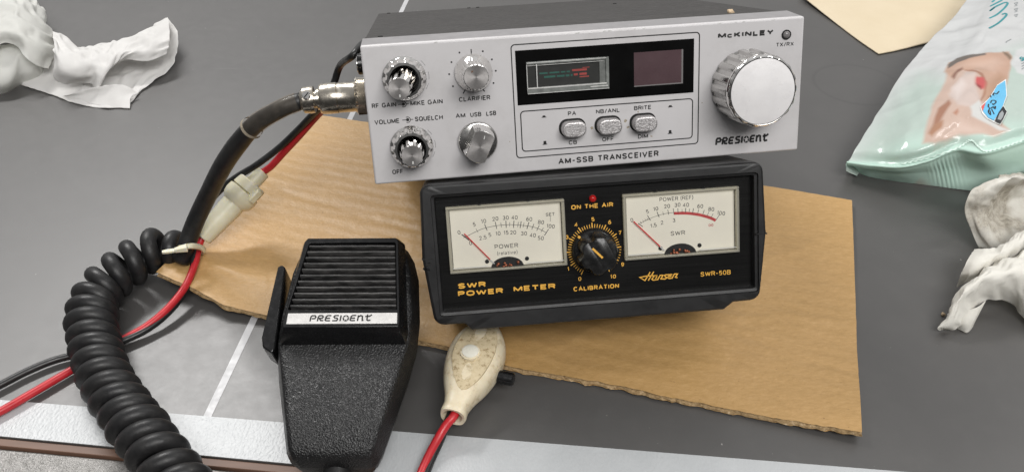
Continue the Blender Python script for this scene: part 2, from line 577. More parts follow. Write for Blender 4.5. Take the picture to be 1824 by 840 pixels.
class MB:
    def __init__(self, sm=None):
        self.v, self.f, self.sm = [], [], sm

    def add(self, vs, fs):
        b = len(self.v)
        self.v += [tuple(x) for x in vs]
        self.f += [tuple(i + b for i in f) for f in fs]
        return self

    def box(self, x0, x1, y0, y1, z0, z1):
        vs = [(x, y, z) for z in (z0, z1) for y in (y0, y1) for x in (x0, x1)]
        return self.add(vs, [(0, 2, 3, 1), (4, 5, 7, 6), (0, 1, 5, 4), (2, 6, 7, 3), (0, 4, 6, 2), (1, 3, 7, 5)])

    def prism(self, poly, z0, z1, poly2=None):
        n = len(poly)
        p2 = poly2 or poly
        vs = [(x, y, z0) for x, y in poly] + [(x, y, z1) for x, y in p2]
        return self.add(vs, [tuple(range(n))[::-1], tuple(range(n, 2 * n))] + [(i, (i + 1) % n, n + (i + 1) % n, n + i) for i in range(n)])

    def flat(self, poly, z):
        n = len(poly)
        return self.add([(x, y, z) for x, y in poly], [tuple(range(n))])

    def rings(self, rings, cap0=True, cap1=True, closed=False):
        n = len(rings[0])
        vs = [p for r in rings for p in r]
        fs = []
        for k in range(len(rings) - 1 + (1 if closed else 0)):
            a, b = k * n, ((k + 1) % len(rings)) * n
            for i in range(n):
                j = (i + 1) % n
                fs.append((a + i, a + j, b + j, b + i))
        if cap0 and not closed:
            fs.append(tuple(range(n))[::-1])
        if cap1 and not closed:
            fs.append(tuple(range((len(rings) - 1) * n, len(rings) * n)))
        return self.add(vs, fs)

    def lathe(self, prof, c=(0, 0), n=48, teeth=0, depth=None, cap0=True, cap1=True, shear=(0, 0), z0=0):
        """prof: (radius, z); depth: per profile point flute depth"""
        rings = []
        for k, (r, z) in enumerate(prof):
            ring = []
            for i in range(n):
                a = 2 * PI * i / n
                rr = r
                if teeth:
                    s = math.cos(teeth * a)
                    s = max(-1, min(1, s * 2.2))
                    rr = r - (depth[k] if depth else 0) * (0.5 - 0.5 * s)
                ring.append((c[0] + rr * math.cos(a) + shear[0] * (z - z0), c[1] + rr * math.sin(a) + shear[1] * (z - z0), z))
            rings.append(ring)
        return self.rings(rings, cap0, cap1)

    def tube(self, pts, r, n=12, cap=True):
        pts = [Vector(p) for p in pts]
        rs = r if isinstance(r, (list, tuple)) else [r] * len(pts)
        t0 = (pts[1] - pts[0]).normalized()
        up = Vector((0, 0, 1)) if abs(t0.z) < 0.9 else Vector((0, 1, 0))
        nrm = (up - up.dot(t0) * t0).normalized()
        rings = []
        for i, p in enumerate(pts):
            t = (pts[min(i + 1, len(pts) - 1)] - pts[max(i - 1, 0)]).normalized()
            nrm = (nrm - nrm.dot(t) * t).normalized()
            b = t.cross(nrm)
            rings.append([tuple(p + rs[i] * (math.cos(2 * PI * k / n) * nrm + math.sin(2 * PI * k / n) * b)) for k in range(n)])
        return self.rings(rings, cap, cap)

    def stroke(self, pts, wd, z, closed=False):
        """a flat printed line of width wd through 2D points, with round-ish ends"""
        P = [Vector(p) for p in pts]
        n = len(P)
        L, R = [], []
        for i in range(n):
            if closed:
                a, b = P[i - 1], P[(i + 1) % n]
            else:
                a, b = P[max(i - 1, 0)], P[min(i + 1, n - 1)]
            d1 = (P[i] - a)
            d2 = (b - P[i])
            d1 = d1.normalized() if d1.length > 1e-9 else d2.normalized()
            d2 = d2.normalized() if d2.length > 1e-9 else d1
            t = (d1 + d2)
            t = t.normalized() if t.length > 1e-6 else d1
            k = min(2.0, 1.0 / max(0.3, t.dot(d1)))
            nn = Vector((-t.y, t.x)) * wd / 2 * k
            L.append(P[i] + nn)
            R.append(P[i] - nn)
        vs = [(p.x, p.y, z) for p in L] + [(p.x, p.y, z) for p in R]
        fs = []
        m = n if closed else n - 1
        for i in range(m):
            j = (i + 1) % n
            fs.append((i, n + i, n + j, j))
        return self.add(vs, fs)

    def disc(self, c, r, z, n=20):
        return self.flat([(c[0] + r * math.cos(2 * PI * i / n), c[1] + r * math.sin(2 * PI * i / n)) for i in range(n)], z)

    def ball(self, c, r, n=16, sz=1.0, zmin=-1):
        rings = []
        for k in range(1, n // 2):
            a = PI * k / (n // 2)
            rings.append([(c[0] + r * math.sin(a) * math.cos(2 * PI * i / n), c[1] + r * math.sin(a) * math.sin(2 * PI * i / n), c[2] + sz * r * math.cos(a)) for i in range(n)])
        return self.rings(rings)

    def xform(self, f):
        self.v = [tuple(f(Vector(v))) for v in self.v]
        return self


def _ell(w=1.0, a0=0, a1=360, n=18, cx=.5, cy=.5, rx=.5, ry=.5, e=1.25):
    out = []
    for i in range(n + 1):
        a = math.radians(a0 + (a1 - a0) * i / n)
        c, q = math.cos(a), math.sin(a)
        out.append((cx + rx * math.copysign(abs(c) ** (1 / e), c), cy + ry * math.copysign(abs(q) ** (1 / e), q)))
    return out


GLYPH = {
    'A': (.82, [[(0, 0), (.5, 1), (1, 0)], [(.2, .34), (.8, .34)]]),
    'B': (.68, [[(0, 0), (0, 1), (.62, 1), (.88, .92), (.95, .76), (.86, .6), (.62, .53), (0, .53)], [(.62, .53), (.92, .45), (1, .27), (.92, .08), (.62, 0), (0, 0)]]),
    'C': (.78, [_ell(a0=42, a1=318)]),
    'D': (.72, [[(0, 0), (0, 1), (.5, 1), (.82, .9), (1, .62), (1, .38), (.82, .1), (.5, 0), (0, 0)]]),
    'E': (.60, [[(1, 1), (0, 1), (0, 0), (1, 0)], [(0, .52), (.9, .52)]]),
    'F': (.58, [[(1, 1), (0, 1), (0, 0)], [(0, .5), (.88, .5)]]),
    'G': (.80, [_ell(a0=42, a1=330) + [(1, .46), (.58, .46)]]),
    'H': (.72, [[(0, 0), (0, 1)], [(1, 0), (1, 1)], [(0, .52), (1, .52)]]),
    'I': (.02, [[(.5, 0), (.5, 1)]]),
    'K': (.70, [[(0, 0), (0, 1)], [(.98, 1), (0, .36)], [(.34, .58), (1, 0)]]),
    'L': (.56, [[(0, 1), (0, 0), (1, 0)]]),
    'M': (.88, [[(0, 0), (0, 1)], [(0, 1), (.5, .06)], [(.5, .06), (1, 1)], [(1, 1), (1, 0)]]),
    'N': (.72, [[(0, 0), (0, 1)], [(0, 1), (1, 0)], [(1, 0), (1, 1)]]),
    'O': (.82, [_ell()]),
    'P': (.64, [[(0, 0), (0, 1), (.62, 1), (.9, .9), (1, .74), (.9, .56), (.62, .47), (0, .47)]]),
    'Q': (.82, [_ell(), [(.62, .26), (1, -.04)]]),
    'R': (.68, [[(0, 0), (0, 1), (.62, 1), (.9, .91), (.98, .75), (.9, .58), (.62, .5), (0, .5)], [(.58, .5), (1, 0)]]),
    'S': (.70, [[(.96, .78), (.82, .95), (.5, 1), (.18, .95), (.04, .76), (.16, .6), (.5, .52), (.84, .42), (.98, .24), (.82, .05), (.5, 0), (.16, .05), (.02, .23)]]),
    'T': (.68, [[(0, 1), (1, 1)], [(.5, 1), (.5, 0)]]),
    'U': (.70, [[(0, 1), (0, .32), (.12, .09), (.5, 0), (.88, .09), (1, .32), (1, 1)]]),
    'V': (.78, [[(0, 1), (.5, 0), (1, 1)]]),
    'W': (1.08, [[(0, 1), (.25, 0)], [(.25, 0), (.5, .95)], [(.5, .95), (.75, 0)], [(.75, 0), (1, 1)]]),
    'X': (.74, [[(0, 0), (1, 1)], [(0, 1), (1, 0)]]),
    'Y': (.76, [[(0, 1), (.5, .45), (1, 1)], [(.5, .45), (.5, 0)]]),
    '0': (.58, [_ell()]),
    '1': (.26, [[(0, .78), (.8, 1), (.8, 0)]]),
    '2': (.56, [[(.04, .74), (.2, .94), (.5, 1), (.82, .94), (.96, .74), (.84, .54), (.02, 0), (1, 0)]]),
    '3': (.56, [[(.05, .84), (.28, .98), (.7, .98), (.93, .78), (.8, .57), (.42, .52)], [(.42, .52), (.84, .46), (1, .26), (.84, .05), (.5, 0), (.16, .05), (0, .22)]]),
    '4': (.60, [[(.74, 0), (.74, 1), (0, .28), (1, .28)]]),
    '5': (.56, [[(.95, 1), (.12, 1), (.06, .54), (.42, .64), (.8, .57), (1, .32), (.84, .06), (.45, 0), (.0, .06)]]),
    '6': (.56, [[(.9, .88), (.62, 1), (.26, .9), (.03, .52), (.05, .2), (.3, .01), (.7, .01), (.97, .2), (.95, .46), (.7, .62), (.3, .6), (.06, .4)]]),
    '7': (.54, [[(0, 1), (1, 1), (.36, 0)]]),
    '8': (.56, [_ell(cy=.76, ry=.24, rx=.44), _ell(cy=.26, ry=.26)]),
    '9': (.56, [[(.1, .12), (.38, 0), (.74, .1), (.97, .48), (.95, .8), (.7, .99), (.3, .99), (.03, .8), (.05, .54), (.3, .38), (.7, .4), (.94, .6)]]),
    '/': (.40, [[(0, -.05), (1, 1.05)]]),
    '-': (.40, [[(0, .45), (1, .45)]]),
    '.': (.06, [[(0, 0.02), (1, .02), (1, .1), (0, .1)]]),
    '(': (.16, [[(1, 1.1), (.1, .75), (.1, .2), (1, -.18)]]),
    ')': (.16, [[(0, 1.1), (.9, .75), (.9, .2), (0, -.18)]]),
    'r': (.26, [[(0, 0), (0, .68)], [(0, .42), (.35, .64), (1, .68)]]),
    'e': (.50, [[(.02, .36), (1, .36), (.9, .58), (.5, .7), (.1, .57), (0, .34), (.12, .08), (.5, 0), (.95, .12)]]),
    'l': (.02, [[(.5, 0), (.5, 1)]]),
    'a': (.48, [[(.08, .58), (.5, .7), (.92, .56), (.92, 0)], [(.92, .4), (.3, .37), (0, .18), (.3, 0), (.92, .16)]]),
    't': (.28, [[(.4, .92), (.4, .12), (1, .0)], [(0, .68), (1, .68)]]),
    'i': (.02, [[(.5, 0), (.5, .68)], [(.5, .9), (.5, 1.0)]]),
    'v': (.48, [[(0, .68), (.5, 0), (1, .68)]]),
    ' ': (.22, []),
}


def letters(mb, s, x0, y0, cap, z, wt, sx=1.0, gap=0.18):
    """stroked capitals; returns the end position"""
    wd = wt * cap
    x = x0
    for c in s:
        gw, strokes = GLYPH[c]
        w_ = gw * cap * sx
        for k, st in enumerate(strokes):
            pts = [(x + wd / 2 + p[0] * w_, y0 + wd / 2 + p[1] * (cap - wd)) for p in st]
            closed = pts[0] == pts[-1] or (abs(pts[0][0] - pts[-1][0]) + abs(pts[0][1] - pts[-1][1]) < 1e-6)
            mb.stroke(pts[:-1] if closed else pts, wd, z + 0.006 * k, closed)
        x += w_ + wd + gap * cap * sx
    return x - gap * cap * sx


def text(mb, s, x0, x1, y0, cap, z, wt=0.14, gap=0.18):
    """printed letters filling x0..x1 with capital height cap on base line y0"""
    wd = wt * cap
    n = len(s)
    fixed = wd * n
    var = sum(GLYPH[c][0] for c in s) * cap + gap * cap * (n - 1)
    letters(mb, s, x0, y0, cap, z, wt, (x1 - x0 - fixed) / var, gap)


def ctext(mb, s, cx, cy, cap, z, wt=0.14, wx=1.0, rot=0.0, gap=0.18):
    """letters of natural width centred on a point"""
    k = MB()
    e = letters(k, s, 0, 0, cap, z, wt, wx, gap)
    c, q = math.cos(rot), math.sin(rot)
    for i, (a, b, zz) in enumerate(k.v):
        a, b = a - e / 2, b - cap / 2
        k.v[i] = (cx + a * c - b * q, cy + a * q + b * c, zz)
    mb.add(k.v, k.f)


def rrect(x0, x1, y0, y1, r, n=5):
    pts = []
    for cx, cy, a0 in ((x1 - r, y0 + r, -90), (x1 - r, y1 - r, 0), (x0 + r, y1 - r, 90), (x0 + r, y0 + r, 180)):
        for i in range(n + 1):
            a = math.radians(a0 + 90 * i / n)
            pts.append((cx + r * math.cos(a), cy + r * math.sin(a)))
    return pts


def spline(pts, step=None, n=None, dim=3):
    P = [np.array(p, float) for p in pts]
    P = [2 * P[0] - P[1]] + P + [2 * P[-1] - P[-2]]
    out = []
    for i in range(1, len(P) - 2):
        m = n or max(2, int(np.linalg.norm(P[i + 1] - P[i]) / step))
        for k in range(m):
            t = k / m
            a, b, c, d = P[i - 1], P[i], P[i + 1], P[i + 2]
            out.append(0.5 * ((2 * b) + (c - a) * t + (2 * a - 5 * b + 4 * c - d) * t * t + (3 * b - a - 3 * c + d) * t ** 3))
    out.append(P[-2])
    return [Vector(p) for p in out]


def frame_matrix(R, t):
    return Matrix(((R[0][0], R[0][1], R[0][2], t[0] * MM), (R[1][0], R[1][1], R[1][2], t[1] * MM), (R[2][0], R[2][1], R[2][2], t[2] * MM), (0, 0, 0, 1)))


RADIO = frame_matrix([[0.9916, -0.0547, 0.1172], [0.1288, 0.3389, -0.9319], [0.0113, 0.9392, 0.3432]], (-62.2, 314.5, 89.1))
METER = frame_matrix([[0.9957, -0.0625, 0.0689], [0.09, 0.4587, -0.884], [0.0236, 0.8864, 0.4624]], (-28.29, 293.98, 54.18))
MIC = frame_matrix([[1.0, -0.009, 0.003], [0.009, 0.938, -0.346], [0.0, 0.346, 0.938]], (-75.3, 219.8, 22.0))


def w_of(mw, p):
    return (mw @ (Vector(p) * MM)) / MM


# ------------------------------------------------------------------ the table (setting)
def build_table():
    ex = Vector((0.9952, -0.0975, 0))             # along the table's front edge
    ey = Vector((0.0975, 0.9952, 0))
    o0 = Vector((-242.4, 264.7, 0))               # a point on the strip's far border

    def P(a, b, z):
        p = o0 + ex * a + ey * b
        return (p.x, p.y, z)

    def slab(name, a0, a1, b0, b1, z0, z1, m, bev=0):
        mb = MB()
        vs = [P(a, b, z) for z in (z0, z1) for b in (b0, b1) for a in (a0, a1)]
        mb.add(vs, [(0, 2, 3, 1), (4, 5, 7, 6), (0, 1, 5, 4), (2, 6, 7, 3), (0, 4, 6, 2), (1, 3, 7, 5)])
        return struct(obj(name, mb, m, None, bevel=bev))
    f0, f1 = at(0, 777, 0), at(518, 826, 0)       # front edge of the strip
    fd = (f1 - f0).normalized()
    fn = Vector((fd.y, -fd.x, 0))                 # towards the viewer

    def bar(name, l0, l1, z0, z1, m, bev=0, back=None):
        """a long bar between two offsets in front of the edge line"""
        q0, q1 = f0 - fd * 1300, f0 + fd * 1800
        A = [q0 + fn * l1, q1 + fn * l1, q1 + fn * l0, q0 + fn * l0]
        if back is not None:
            b0, b1 = o0 - ex * 1300, o0 + ex * 1800
            A[2], A[3] = b1 + ey * back, b0 + ey * back
        mb = MB().prism([(p.x, p.y) for p in A], z0, z1)
        return struct(obj(name, mb, m, None, bevel=bev))
    bar('table_top', 0, 0, -12, 0, M['table'], 0, 1500)
    bar('table_border_strip', 0, -0.2, 0.05, 0.3, M['strip'], 0, 0)
    # pale grout line running away from the strip
    mb = MB()
    a = Vector((-141.4, 255.2, 0)); b = Vector((-97.2, 724.9, 0))
    d = (b - a).normalized()
    n = Vector((d.y, -d.x, 0)) * 1.9
    q0, q1 = a - d * 3, a + d * 1400
    mb.add([tuple(q0 - n)[:2] + (0.05,), tuple(q0 + n)[:2] + (0.05,), tuple(q1 + n)[:2] + (0.05,), tuple(q1 - n)[:2] + (0.05,)], [(0, 1, 2, 3)])
    mb.v = [(v[0], v[1], 0.12) for v in mb.v]
    struct(obj('table_line', mb, M['grout']))
    bar('table_edge_band', 0.15, 4.2, -9.5, -0.8, M['brown'], 0.3)
    bar('table_edge_profile', 4.3, 60, -30, -2.2, M['zinc'], 1.3)


# ------------------------------------------------------------------ cardboard
def build_cardboard():
    A, B, C, D = (565, 203), (1518, 355), (1533, 772), (285, 505)
    NU, NV = 160, 110
    low = [(0.0, 505), (0.09, 548 - 9), (0.18, 560), (0.38, 607), (0.42, 615), (0.5, 651), (0.58, 665), (0.68, 692), (0.72, 706), (0.85, 742), (1.0, 772)]
    bot = []
    pxs = [285, 340, 400, 450, 600, 760, 800, 900, 960, 1000, 1130, 1180, 1250, 1330, 1430, 1533]
    pys = [505, 523, 551, 560, 582, 607, 616, 650, 660, 666, 691, 704, 716, 733, 753, 775]

    def wz(u, v):
        z = 3.4 + 0.8 * noise.noise(Vector((u * 5, v * 5, 0)))
        z += 9 * max(0, 1 - u / 0.22) ** 1.6 * max(0, 1 - v / 0.75)          # the left corner stands off the table
        z += 3.0 * max(0, (u - 0.8) / 0.2) ** 1.5 * max(0, 1 - v / 0.3)
        for a_, b_, c_, h_ in ((1, 0.25, 0.42, 0.7), (0.35, 1, 0.55, -0.6), (1, -0.6, 0.5, 0.6), (0.9, 0.5, 1.12, -0.7), (-0.3, 1, 0.1, 0.6)):
            z += h_ * math.exp(-(abs(a_ * u + b_ * v - c_ + 0.02 * noise.noise(Vector((u * 9, v * 9, 4)))) / 0.012))
        z += 1.6 * math.exp(-((v - 0.12 + 0.1 * u) / 0.03) ** 2) * max(0, 1 - u / 0.4)
        return z
    top, botv = [], []
    a, b = at(*A, 4), at(*B, 4)
    for j in range(NV + 1):
        v = j / NV
        for i in range(NU + 1):
            u = i / NU
            px = 285 + (1533 - 285) * u
            py = np.interp(px, pxs, pys)
            lo = at(px, py, 4)
            # torn, ragged near edge
            rg = 0.7 * noise.fractal(Vector((u * 60, 3, 0)), 1, 2, 5) if 0.02 < u < 0.97 else 0
            lo = lo + Vector((0, rg, 0))
            hi = a.lerp(b, u) + Vector((0, 0.5 * noise.noise(Vector((u * 50, 9, 0))), 0))
            p = lo.lerp(hi, v)
            z = wz(u, v)
            top.append((p.x, p.y, z))
            off = 1.2 * noise.fractal(Vector((u * 45, 8, 0)), 1, 2, 5) + 0.5
            q = 0 if j else -off
            botv.append((p.x + (0.6 if i == NU else 0), p.y + q, z - 2.5))
    n = len(top)
    W = NU + 1
    mt = MB('all')
    mt.v = list(top)
    mt.f = [(j * W + i, j * W + i + 1, (j + 1) * W + i + 1, (j + 1) * W + i) for j in range(NV) for i in range(NU)]
    root = thing('cardboard_sheet', 'torn brown corrugated cardboard sheet lying flat under the radio, meter and microphone', 'cardboard', Matrix.Translation(Vector((0.02, 0.36, 0.0))))
    off = Vector((20, 360, 0))
    mt.xform(lambda p: p - off)
    obj('top_liner', mt, M['card'], root)
    mbm = MB()
    per = [i for i in range(NU + 1)] + [j * W + NU for j in range(1, NV + 1)] + [NV * W + i for i in range(NU - 1, -1, -1)] + [j * W for j in range(NV - 1, 0, -1)]
    # fluted core seen at the torn edge: three thin layers
    vs = []
    k = len(per)
    for lay, (zz, sh) in enumerate(((-0.1, 0.0), (-0.45, 1.5), (-1.2, 1.1), (-1.7, 0.3), (-2.5, 0.0))):
        for idx, q in enumerate(per):
            t, bq = Vector(top[q]), Vector(botv[q])
            f = -zz / 2.5
            p = t.lerp(bq, f)
            jag = 0.8 * noise.noise(Vector((p.x * 0.5, p.y * 0.5, lay * 3.7))) + 0.5 * noise.noise(Vector((p.x * 1.3, p.y * 1.3, lay * 5.1)))
            cen = Vector((20, 360, p.z))
            d = (cen - p).normalized()
            p = p + d * (0.15 + sh * 0.7 + jag * (0.8 if lay else 0.1))
            vs.append(tuple(p - off))
    fs = []
    for lay in range(4):
        for i in range(k):
            j = (i + 1) % k
            fs.append((lay * k + i, (lay + 1) * k + i, (lay + 1) * k + j, lay * k + j))
    mbm.add(vs, fs)
    obj('torn_edge', mbm, M['torn'], root)
    mu = MB('all')
    mu.v = list(botv)
    mu.f = [(j * W + i, (j + 1) * W + i, (j + 1) * W + i + 1, j * W + i + 1) for j in range(NV) for i in range(NU)]
    mu.xform(lambda p: p - off)
    obj('bottom_liner', mu, M['card'], root)


# ------------------------------------------------------------------ stylised logo shared by radio and microphone
LOGO = {
    'P': ([[(0.05, 0), (0.12, .72), (0.3, .92), (.75, .92), (.92, .7), (.75, .44), (.28, .44)]], 1.12),
    'R': ([[(0.05, 0), (0.12, .72), (0.3, .92), (.75, .92), (.92, .72), (.75, .50), (.32, .48), (.55, .12), (.98, .1)]], 1.15),
    'E': ([[(.98, .92), (.4, .92), (.16, .74), (.06, .2), (.2, .08), (.85, .08)], [(.12, .48), (.82, .48)]], 1.12),
    'S': ([[(1.0, .92), (.4, .92), (.22, .74), (.36, .54), (.74, .5), (.84, .3), (.7, .08), (.0, .08)]], 1.1),
    'I': ([[(0.1, 0), (.2, .95)]], 0.42),
    'D': ([], 1.15),
    'n': ([[(0.05, 0), (.14, .95)], [(.14, .66), (.5, .9), (.78, .8), (.8, .1), (1.02, .1)]], 1.15),
    't': ([[(.38, 1.08), (.34, .2), (.5, .06), (.92, .14)], [(0.02, .74), (.72, .78), (1.08, 1.02)]], 1.1),
}


def president(ink, star, x0, x1, y0, y1, z, dz=0.04, wt=0.29):
    word = 'PRESIDEnt'
    tot = sum(LOGO[c][1] for c in word)
    k = (x1 - x0) / tot
    h = y1 - y0
    x = x0
    for c in word:
        strokes, adv = LOGO[c]
        for s in strokes:
            ink.stroke([(x + p[0] * k * 0.95, y0 + p[1] * h) for p in s], wt * h, z)
        if c == 'D':
            cx, cy = x + 0.52 * k, y0 + .47 * h
            n = 20
            ink.flat([(cx + 0.5 * k * math.cos(2 * PI * i / n), cy + .52 * h * math.sin(2 * PI * i / n)) for i in range(n)], z)
            st = []
            for i in range(10):
                a = PI / 2 + i * PI / 5
                r = (0.46 if i % 2 == 0 else 0.19)
                st.append((cx + r * k * 1.0 * math.cos(a), cy + r * h * 1.05 * math.sin(a)))
            for i in range(10):
                star.flat([(cx, cy), st[i], st[(i + 1) % 10]], z + dz)
        x += adv * k


# ------------------------------------------------------------------ the radio
def build_radio():
    R = thing('cb_radio', 'silver fronted transceiver with chrome knobs leaning on top of the black meter', 'radio', RADIO)
    W_, H_ = 200.0, 61.7
    # case
    mb = MB().box(0.9, 199.1, 0.9, 62.7, -218, -17)
    case = obj('case', mb, M['vinyl'], R, bevel=0.8)
    for x, z in ((8, -212), (62, -214), (68, -214), (192, -210), (8, -30), (150, -160)):
        s = MB().lathe([(1.2, 62.6), (1.2, 63.0), (0.6, 63.15)], (0, 0), 12)
        s.v = [(a + x, c, b + z) for a, b, c in s.v]
        obj('screw', s, M['dark'], case)
    # front bezel with slightly rising top
    mb = MB()
    front = [(0, 0), (W_, 0), (W_, H_), (0, H_)]
    back = [(0.3, 0.2), (W_ - 0.3, 0.2), (W_ - 0.3, 63.4), (0.3, 63.4)]
    mid = [(0.05, 0.03), (W_ - 0.05, 0.03), (W_ - 0.05, 62.0), (0.05, 62.0)]
    mb.prism(mid, -2.6, 0, front)
    fp = obj('front_panel', mb, M['silver'], R, bevel=0.9, bseg=3)
    obj('panel_surround', MB().prism(back, -18, -2.62, [(0.15, 0.1), (W_ - 0.15, 0.1), (W_ - 0.15, 61.85), (0.15, 61.85)]), M['surround'], R, bevel=0.3)
    # printed lettering and lines
    L = MB()
    Z = 0.06
    text(L, 'RF GAIN', 2.3, 13.06, 34.6, 2.1, Z, 0.195, 0.12)
    text(L, 'MIKE GAIN', 19.3, 33.6, 34.5, 2.1, Z, 0.195, 0.12)
    text(L, 'VOLUME', 2.7, 13.8, 27.3, 2.1, Z, 0.195, 0.12)
    text(L, 'SQUELCH', 20.6, 33.1, 27.4, 2.1, Z, 0.195, 0.12)
    for cx, cy in ((16.2, 35.45), (17.4, 28.45)):
        L.disc((cx, cy), 0.72, Z)
        L.stroke([(cx + 1.25 * math.cos(a), cy + 1.25 * math.sin(a)) for a in [math.radians(-120 + 24 * i) for i in range(11)]], 0.3, Z)
        L.stroke([(cx - 2.4, cy), (cx - 0.6, cy)], 0.3, Z + 0.01)
        L.stroke([(cx + 1.2, cy), (cx + 2.5, cy)], 0.3, Z + 0.01)
    text(L, 'OFF', 8.3, 13.2, 4.2, 2.1, Z, 0.195, 0.12)
    text(L, 'CLARIFIER', 40.85, 54.9, 34.65, 2.1, Z, 0.195, 0.12)
    text(L, 'AM', 38.8, 43.2, 27.5, 2.05, Z, 0.195, 0.12)
    text(L, 'USB', 45.4, 50.4, 27.5, 2.05, Z, 0.195, 0.12)
    text(L, 'LSB', 52.6, 57.1, 27.5, 2.05, Z, 0.195, 0.12)
    for x, y in ((38.7, 41.77), (37.41, 47.15), (38.81, 52.3), (42.6, 56.16), (52.89, 56.06), (56.67, 52.26), (58.07, 47.2), (56.73, 41.88)):
        L.disc((x, y), 0.42, Z, 12)
    L.stroke([(47.8, 55.6), (47.8, 57.3)], 0.5, Z)
    L.stroke([(43.8, 39.6), (42.9, 38.2)], 0.5, Z)
    L.stroke([(51.8, 39.6), (52.6, 38.4)], 0.5, Z)
    L.stroke(rrect(65.4, 150.9, 7.1, 57.9, 1.6), 0.5, Z, True)
    L.stroke(rrect(68.15, 148.1, 9.9, 28.3, 1.6), 0.5, Z, True)
    for s, cx, cy in (('PA', 91.66, 25.7), ('CB', 91.63, 12.3), ('NB/ANL', 108.3, 25.6), ('OFF', 108.1, 12.55), ('BRITE', 124.55, 25.85), ('DIM', 124.65, 12.55)):
        ctext(L, s, cx, cy, 1.95, Z, 0.19, 0.98, 0, 0.15)
    for cx, cy, up in ((78.74, 25.2, 0), (78.66, 12.7, 1), (137.56, 25.5, 0), (137.52, 13.1, 1)):
        L.flat([(cx - 1.1, cy - 0.45), (cx + 1.1, cy - 0.45), (cx + 1.1, cy - 0.15), (cx - 1.1, cy - 0.15)], Z)
        hh = 0.5 if not up else 1.3
        L.flat([(cx - 0.7, cy - 0.15), (cx + 0.7, cy - 0.15), (cx + 0.6, cy + hh), (cx - 0.6, cy + hh)], Z)
    text(L, 'AM-SSB TRANSCEIVER', 84.5, 132.1, 2.5, 2.8, Z, 0.22)
    text(L, 'M', 159.5, 163.3, 54.5, 2.45, Z, 0.32)
    text(L, 'C', 163.8, 166.4, 54.5, 1.8, Z, 0.36)
    text(L, 'KINLEY', 167.0, 185.6, 54.5, 2.45, Z, 0.32)
    text(L, 'TX/RX', 187.0, 195.4, 49.0, 1.8, Z, 0.18)
    star = MB()
    president(L, star, 159.6, 185.3, 5.6, 8.9, Z)
    # scuffed arcs beside the two double knobs
    for cx, cy in ((17.9, 46.9), (18.2, 16.3)):
        for a0, a1 in ((28, 44), (-8, 12), (-34, -18)):
            L.stroke([(cx + 10.6 * math.cos(math.radians(a0 + (a1 - a0) * t / 5)), cy + 10.0 * math.sin(math.radians(a0 + (a1 - a0) * t / 5))) for t in range(6)], 0.11, Z)
    obj('printed_lettering', L, M['ink'], fp)
    obj('logo_star', star, M['silver'], fp)
    # chips of bare metal along the top edge
    rnd = random.Random(3)
    for k in range(12):
        ch = MB()
        x = rnd.choice([rnd.uniform(165, 199), rnd.uniform(2, 198)])
        l = rnd.uniform(0.4, 2.2)
        ch.flat([(x, 61.0 - rnd.uniform(0, .3)), (x + l, 61.05), (x + l * .8, 61.4), (x + l * 0.2, 61.3)], 0.035 + k * 0.001)
        obj('paint_chip', ch, M['edge_light'], fp)
    rnd = random.Random(11)
    for gx, gy, gr in ((100.6, 18.2, 0.9), (116.4, 20.6, 1.1), (117.6, 17.4, 0.7), (128.6, 12.2, 0.6), (122.5, 24.1, 0.5), (62.5, 15.0, 0.35), (152.6, 26.0, 0.3)):
        g_ = MB().flat([(gx + gr * rnd.uniform(.35, 1.1) * math.cos(a), gy + gr * rnd.uniform(.4, 1.2) * math.sin(a)) for a in [2 * PI * q / 9 for q in range(9)]], 0.045)
        obj('grime_spot', g_, M['grime'], fp)
    # black display window
    mb = MB().prism([(67.05, 31.1), (148.45, 31.1), (148.45, 55.3), (67.05, 55.3)], -0.5, 0.16)
    dw = obj('display_window', mb, M['window'], R, bevel=0.1)
    mb = MB().prism([(120.6, 35.6), (143.35, 35.6), (143.35, 50.9), (120.6, 50.9)], 0.1, 0.22)
    cd = obj('channel_display', mb, M['led_panel'], dw)
    mb = MB().prism([(142.6, 35.6), (143.35, 35.6), (143.35, 50.9), (142.6, 50.9)], 0.23, 0.26)
    mb.prism([(120.6, 35.6), (142.5, 35.6), (142.5, 36.1), (120.6, 36.1)], 0.23, 0.25)
    obj('display_rim', mb, M['lamp_grey'], dw)
    # edge meter behind clear plastic
    sm = obj('signal_meter', MB().prism([(71.6, 36.1), (108.9, 36.1), (108.9, 50.1), (71.6, 50.1)], 0.1, 0.24), M['smoke'], R)
    g, r_ = MB(), MB()
    for x0, x1 in ((77.5, 81.2), (82, 86.5), (87.2, 89.2), (89.8, 91.3)):
        g.flat([(x0, 44.3), (x1, 44.3), (x1, 45.0), (x0, 45.0)], 0.3)
    for x0, x1 in ((79.5, 84.6), (85.3, 88.8), (89.3, 91), (91.6, 92.4)):
        g.flat([(x0, 42.5), (x1, 42.5), (x1, 43.4), (x0, 43.4)], 0.3)
    obj('green_scale', g, M['teal'], sm)
    for x0, x1, y0, y1 in ((92.3, 99, 44.6, 45.5), (93.0, 94.8, 42.7, 43.6), (95.6, 98.9, 42.7, 43.7), (95.6, 99.9, 41.7, 42.2), (97, 100.2, 45.8, 46.1)):
        r_.flat([(x0, y0), (x1, y0), (x1, y1), (x0, y1)], 0.3)
    obj('red_scale', r_, M['redscale'], sm)
    f = MB()
    f.prism([(71.6, 36.1), (108.9, 36.1), (107.6, 38.2), (71.9, 38.2)], 0.25, 1.6)
    f.prism([(104.6, 38.3), (107.4, 38.3), (107.4, 49.2), (104.6, 49.2)], 0.25, 0.9)
    f.prism([(107.5, 37.2), (108.9, 36.2), (108.9, 50.1), (107.5, 49.8)], 0.25, 1.3)
    f.prism([(71.6, 48.9), (107.4, 48.9), (107.4, 50.1), (71.6, 50.1)], 0.25, 1.4)
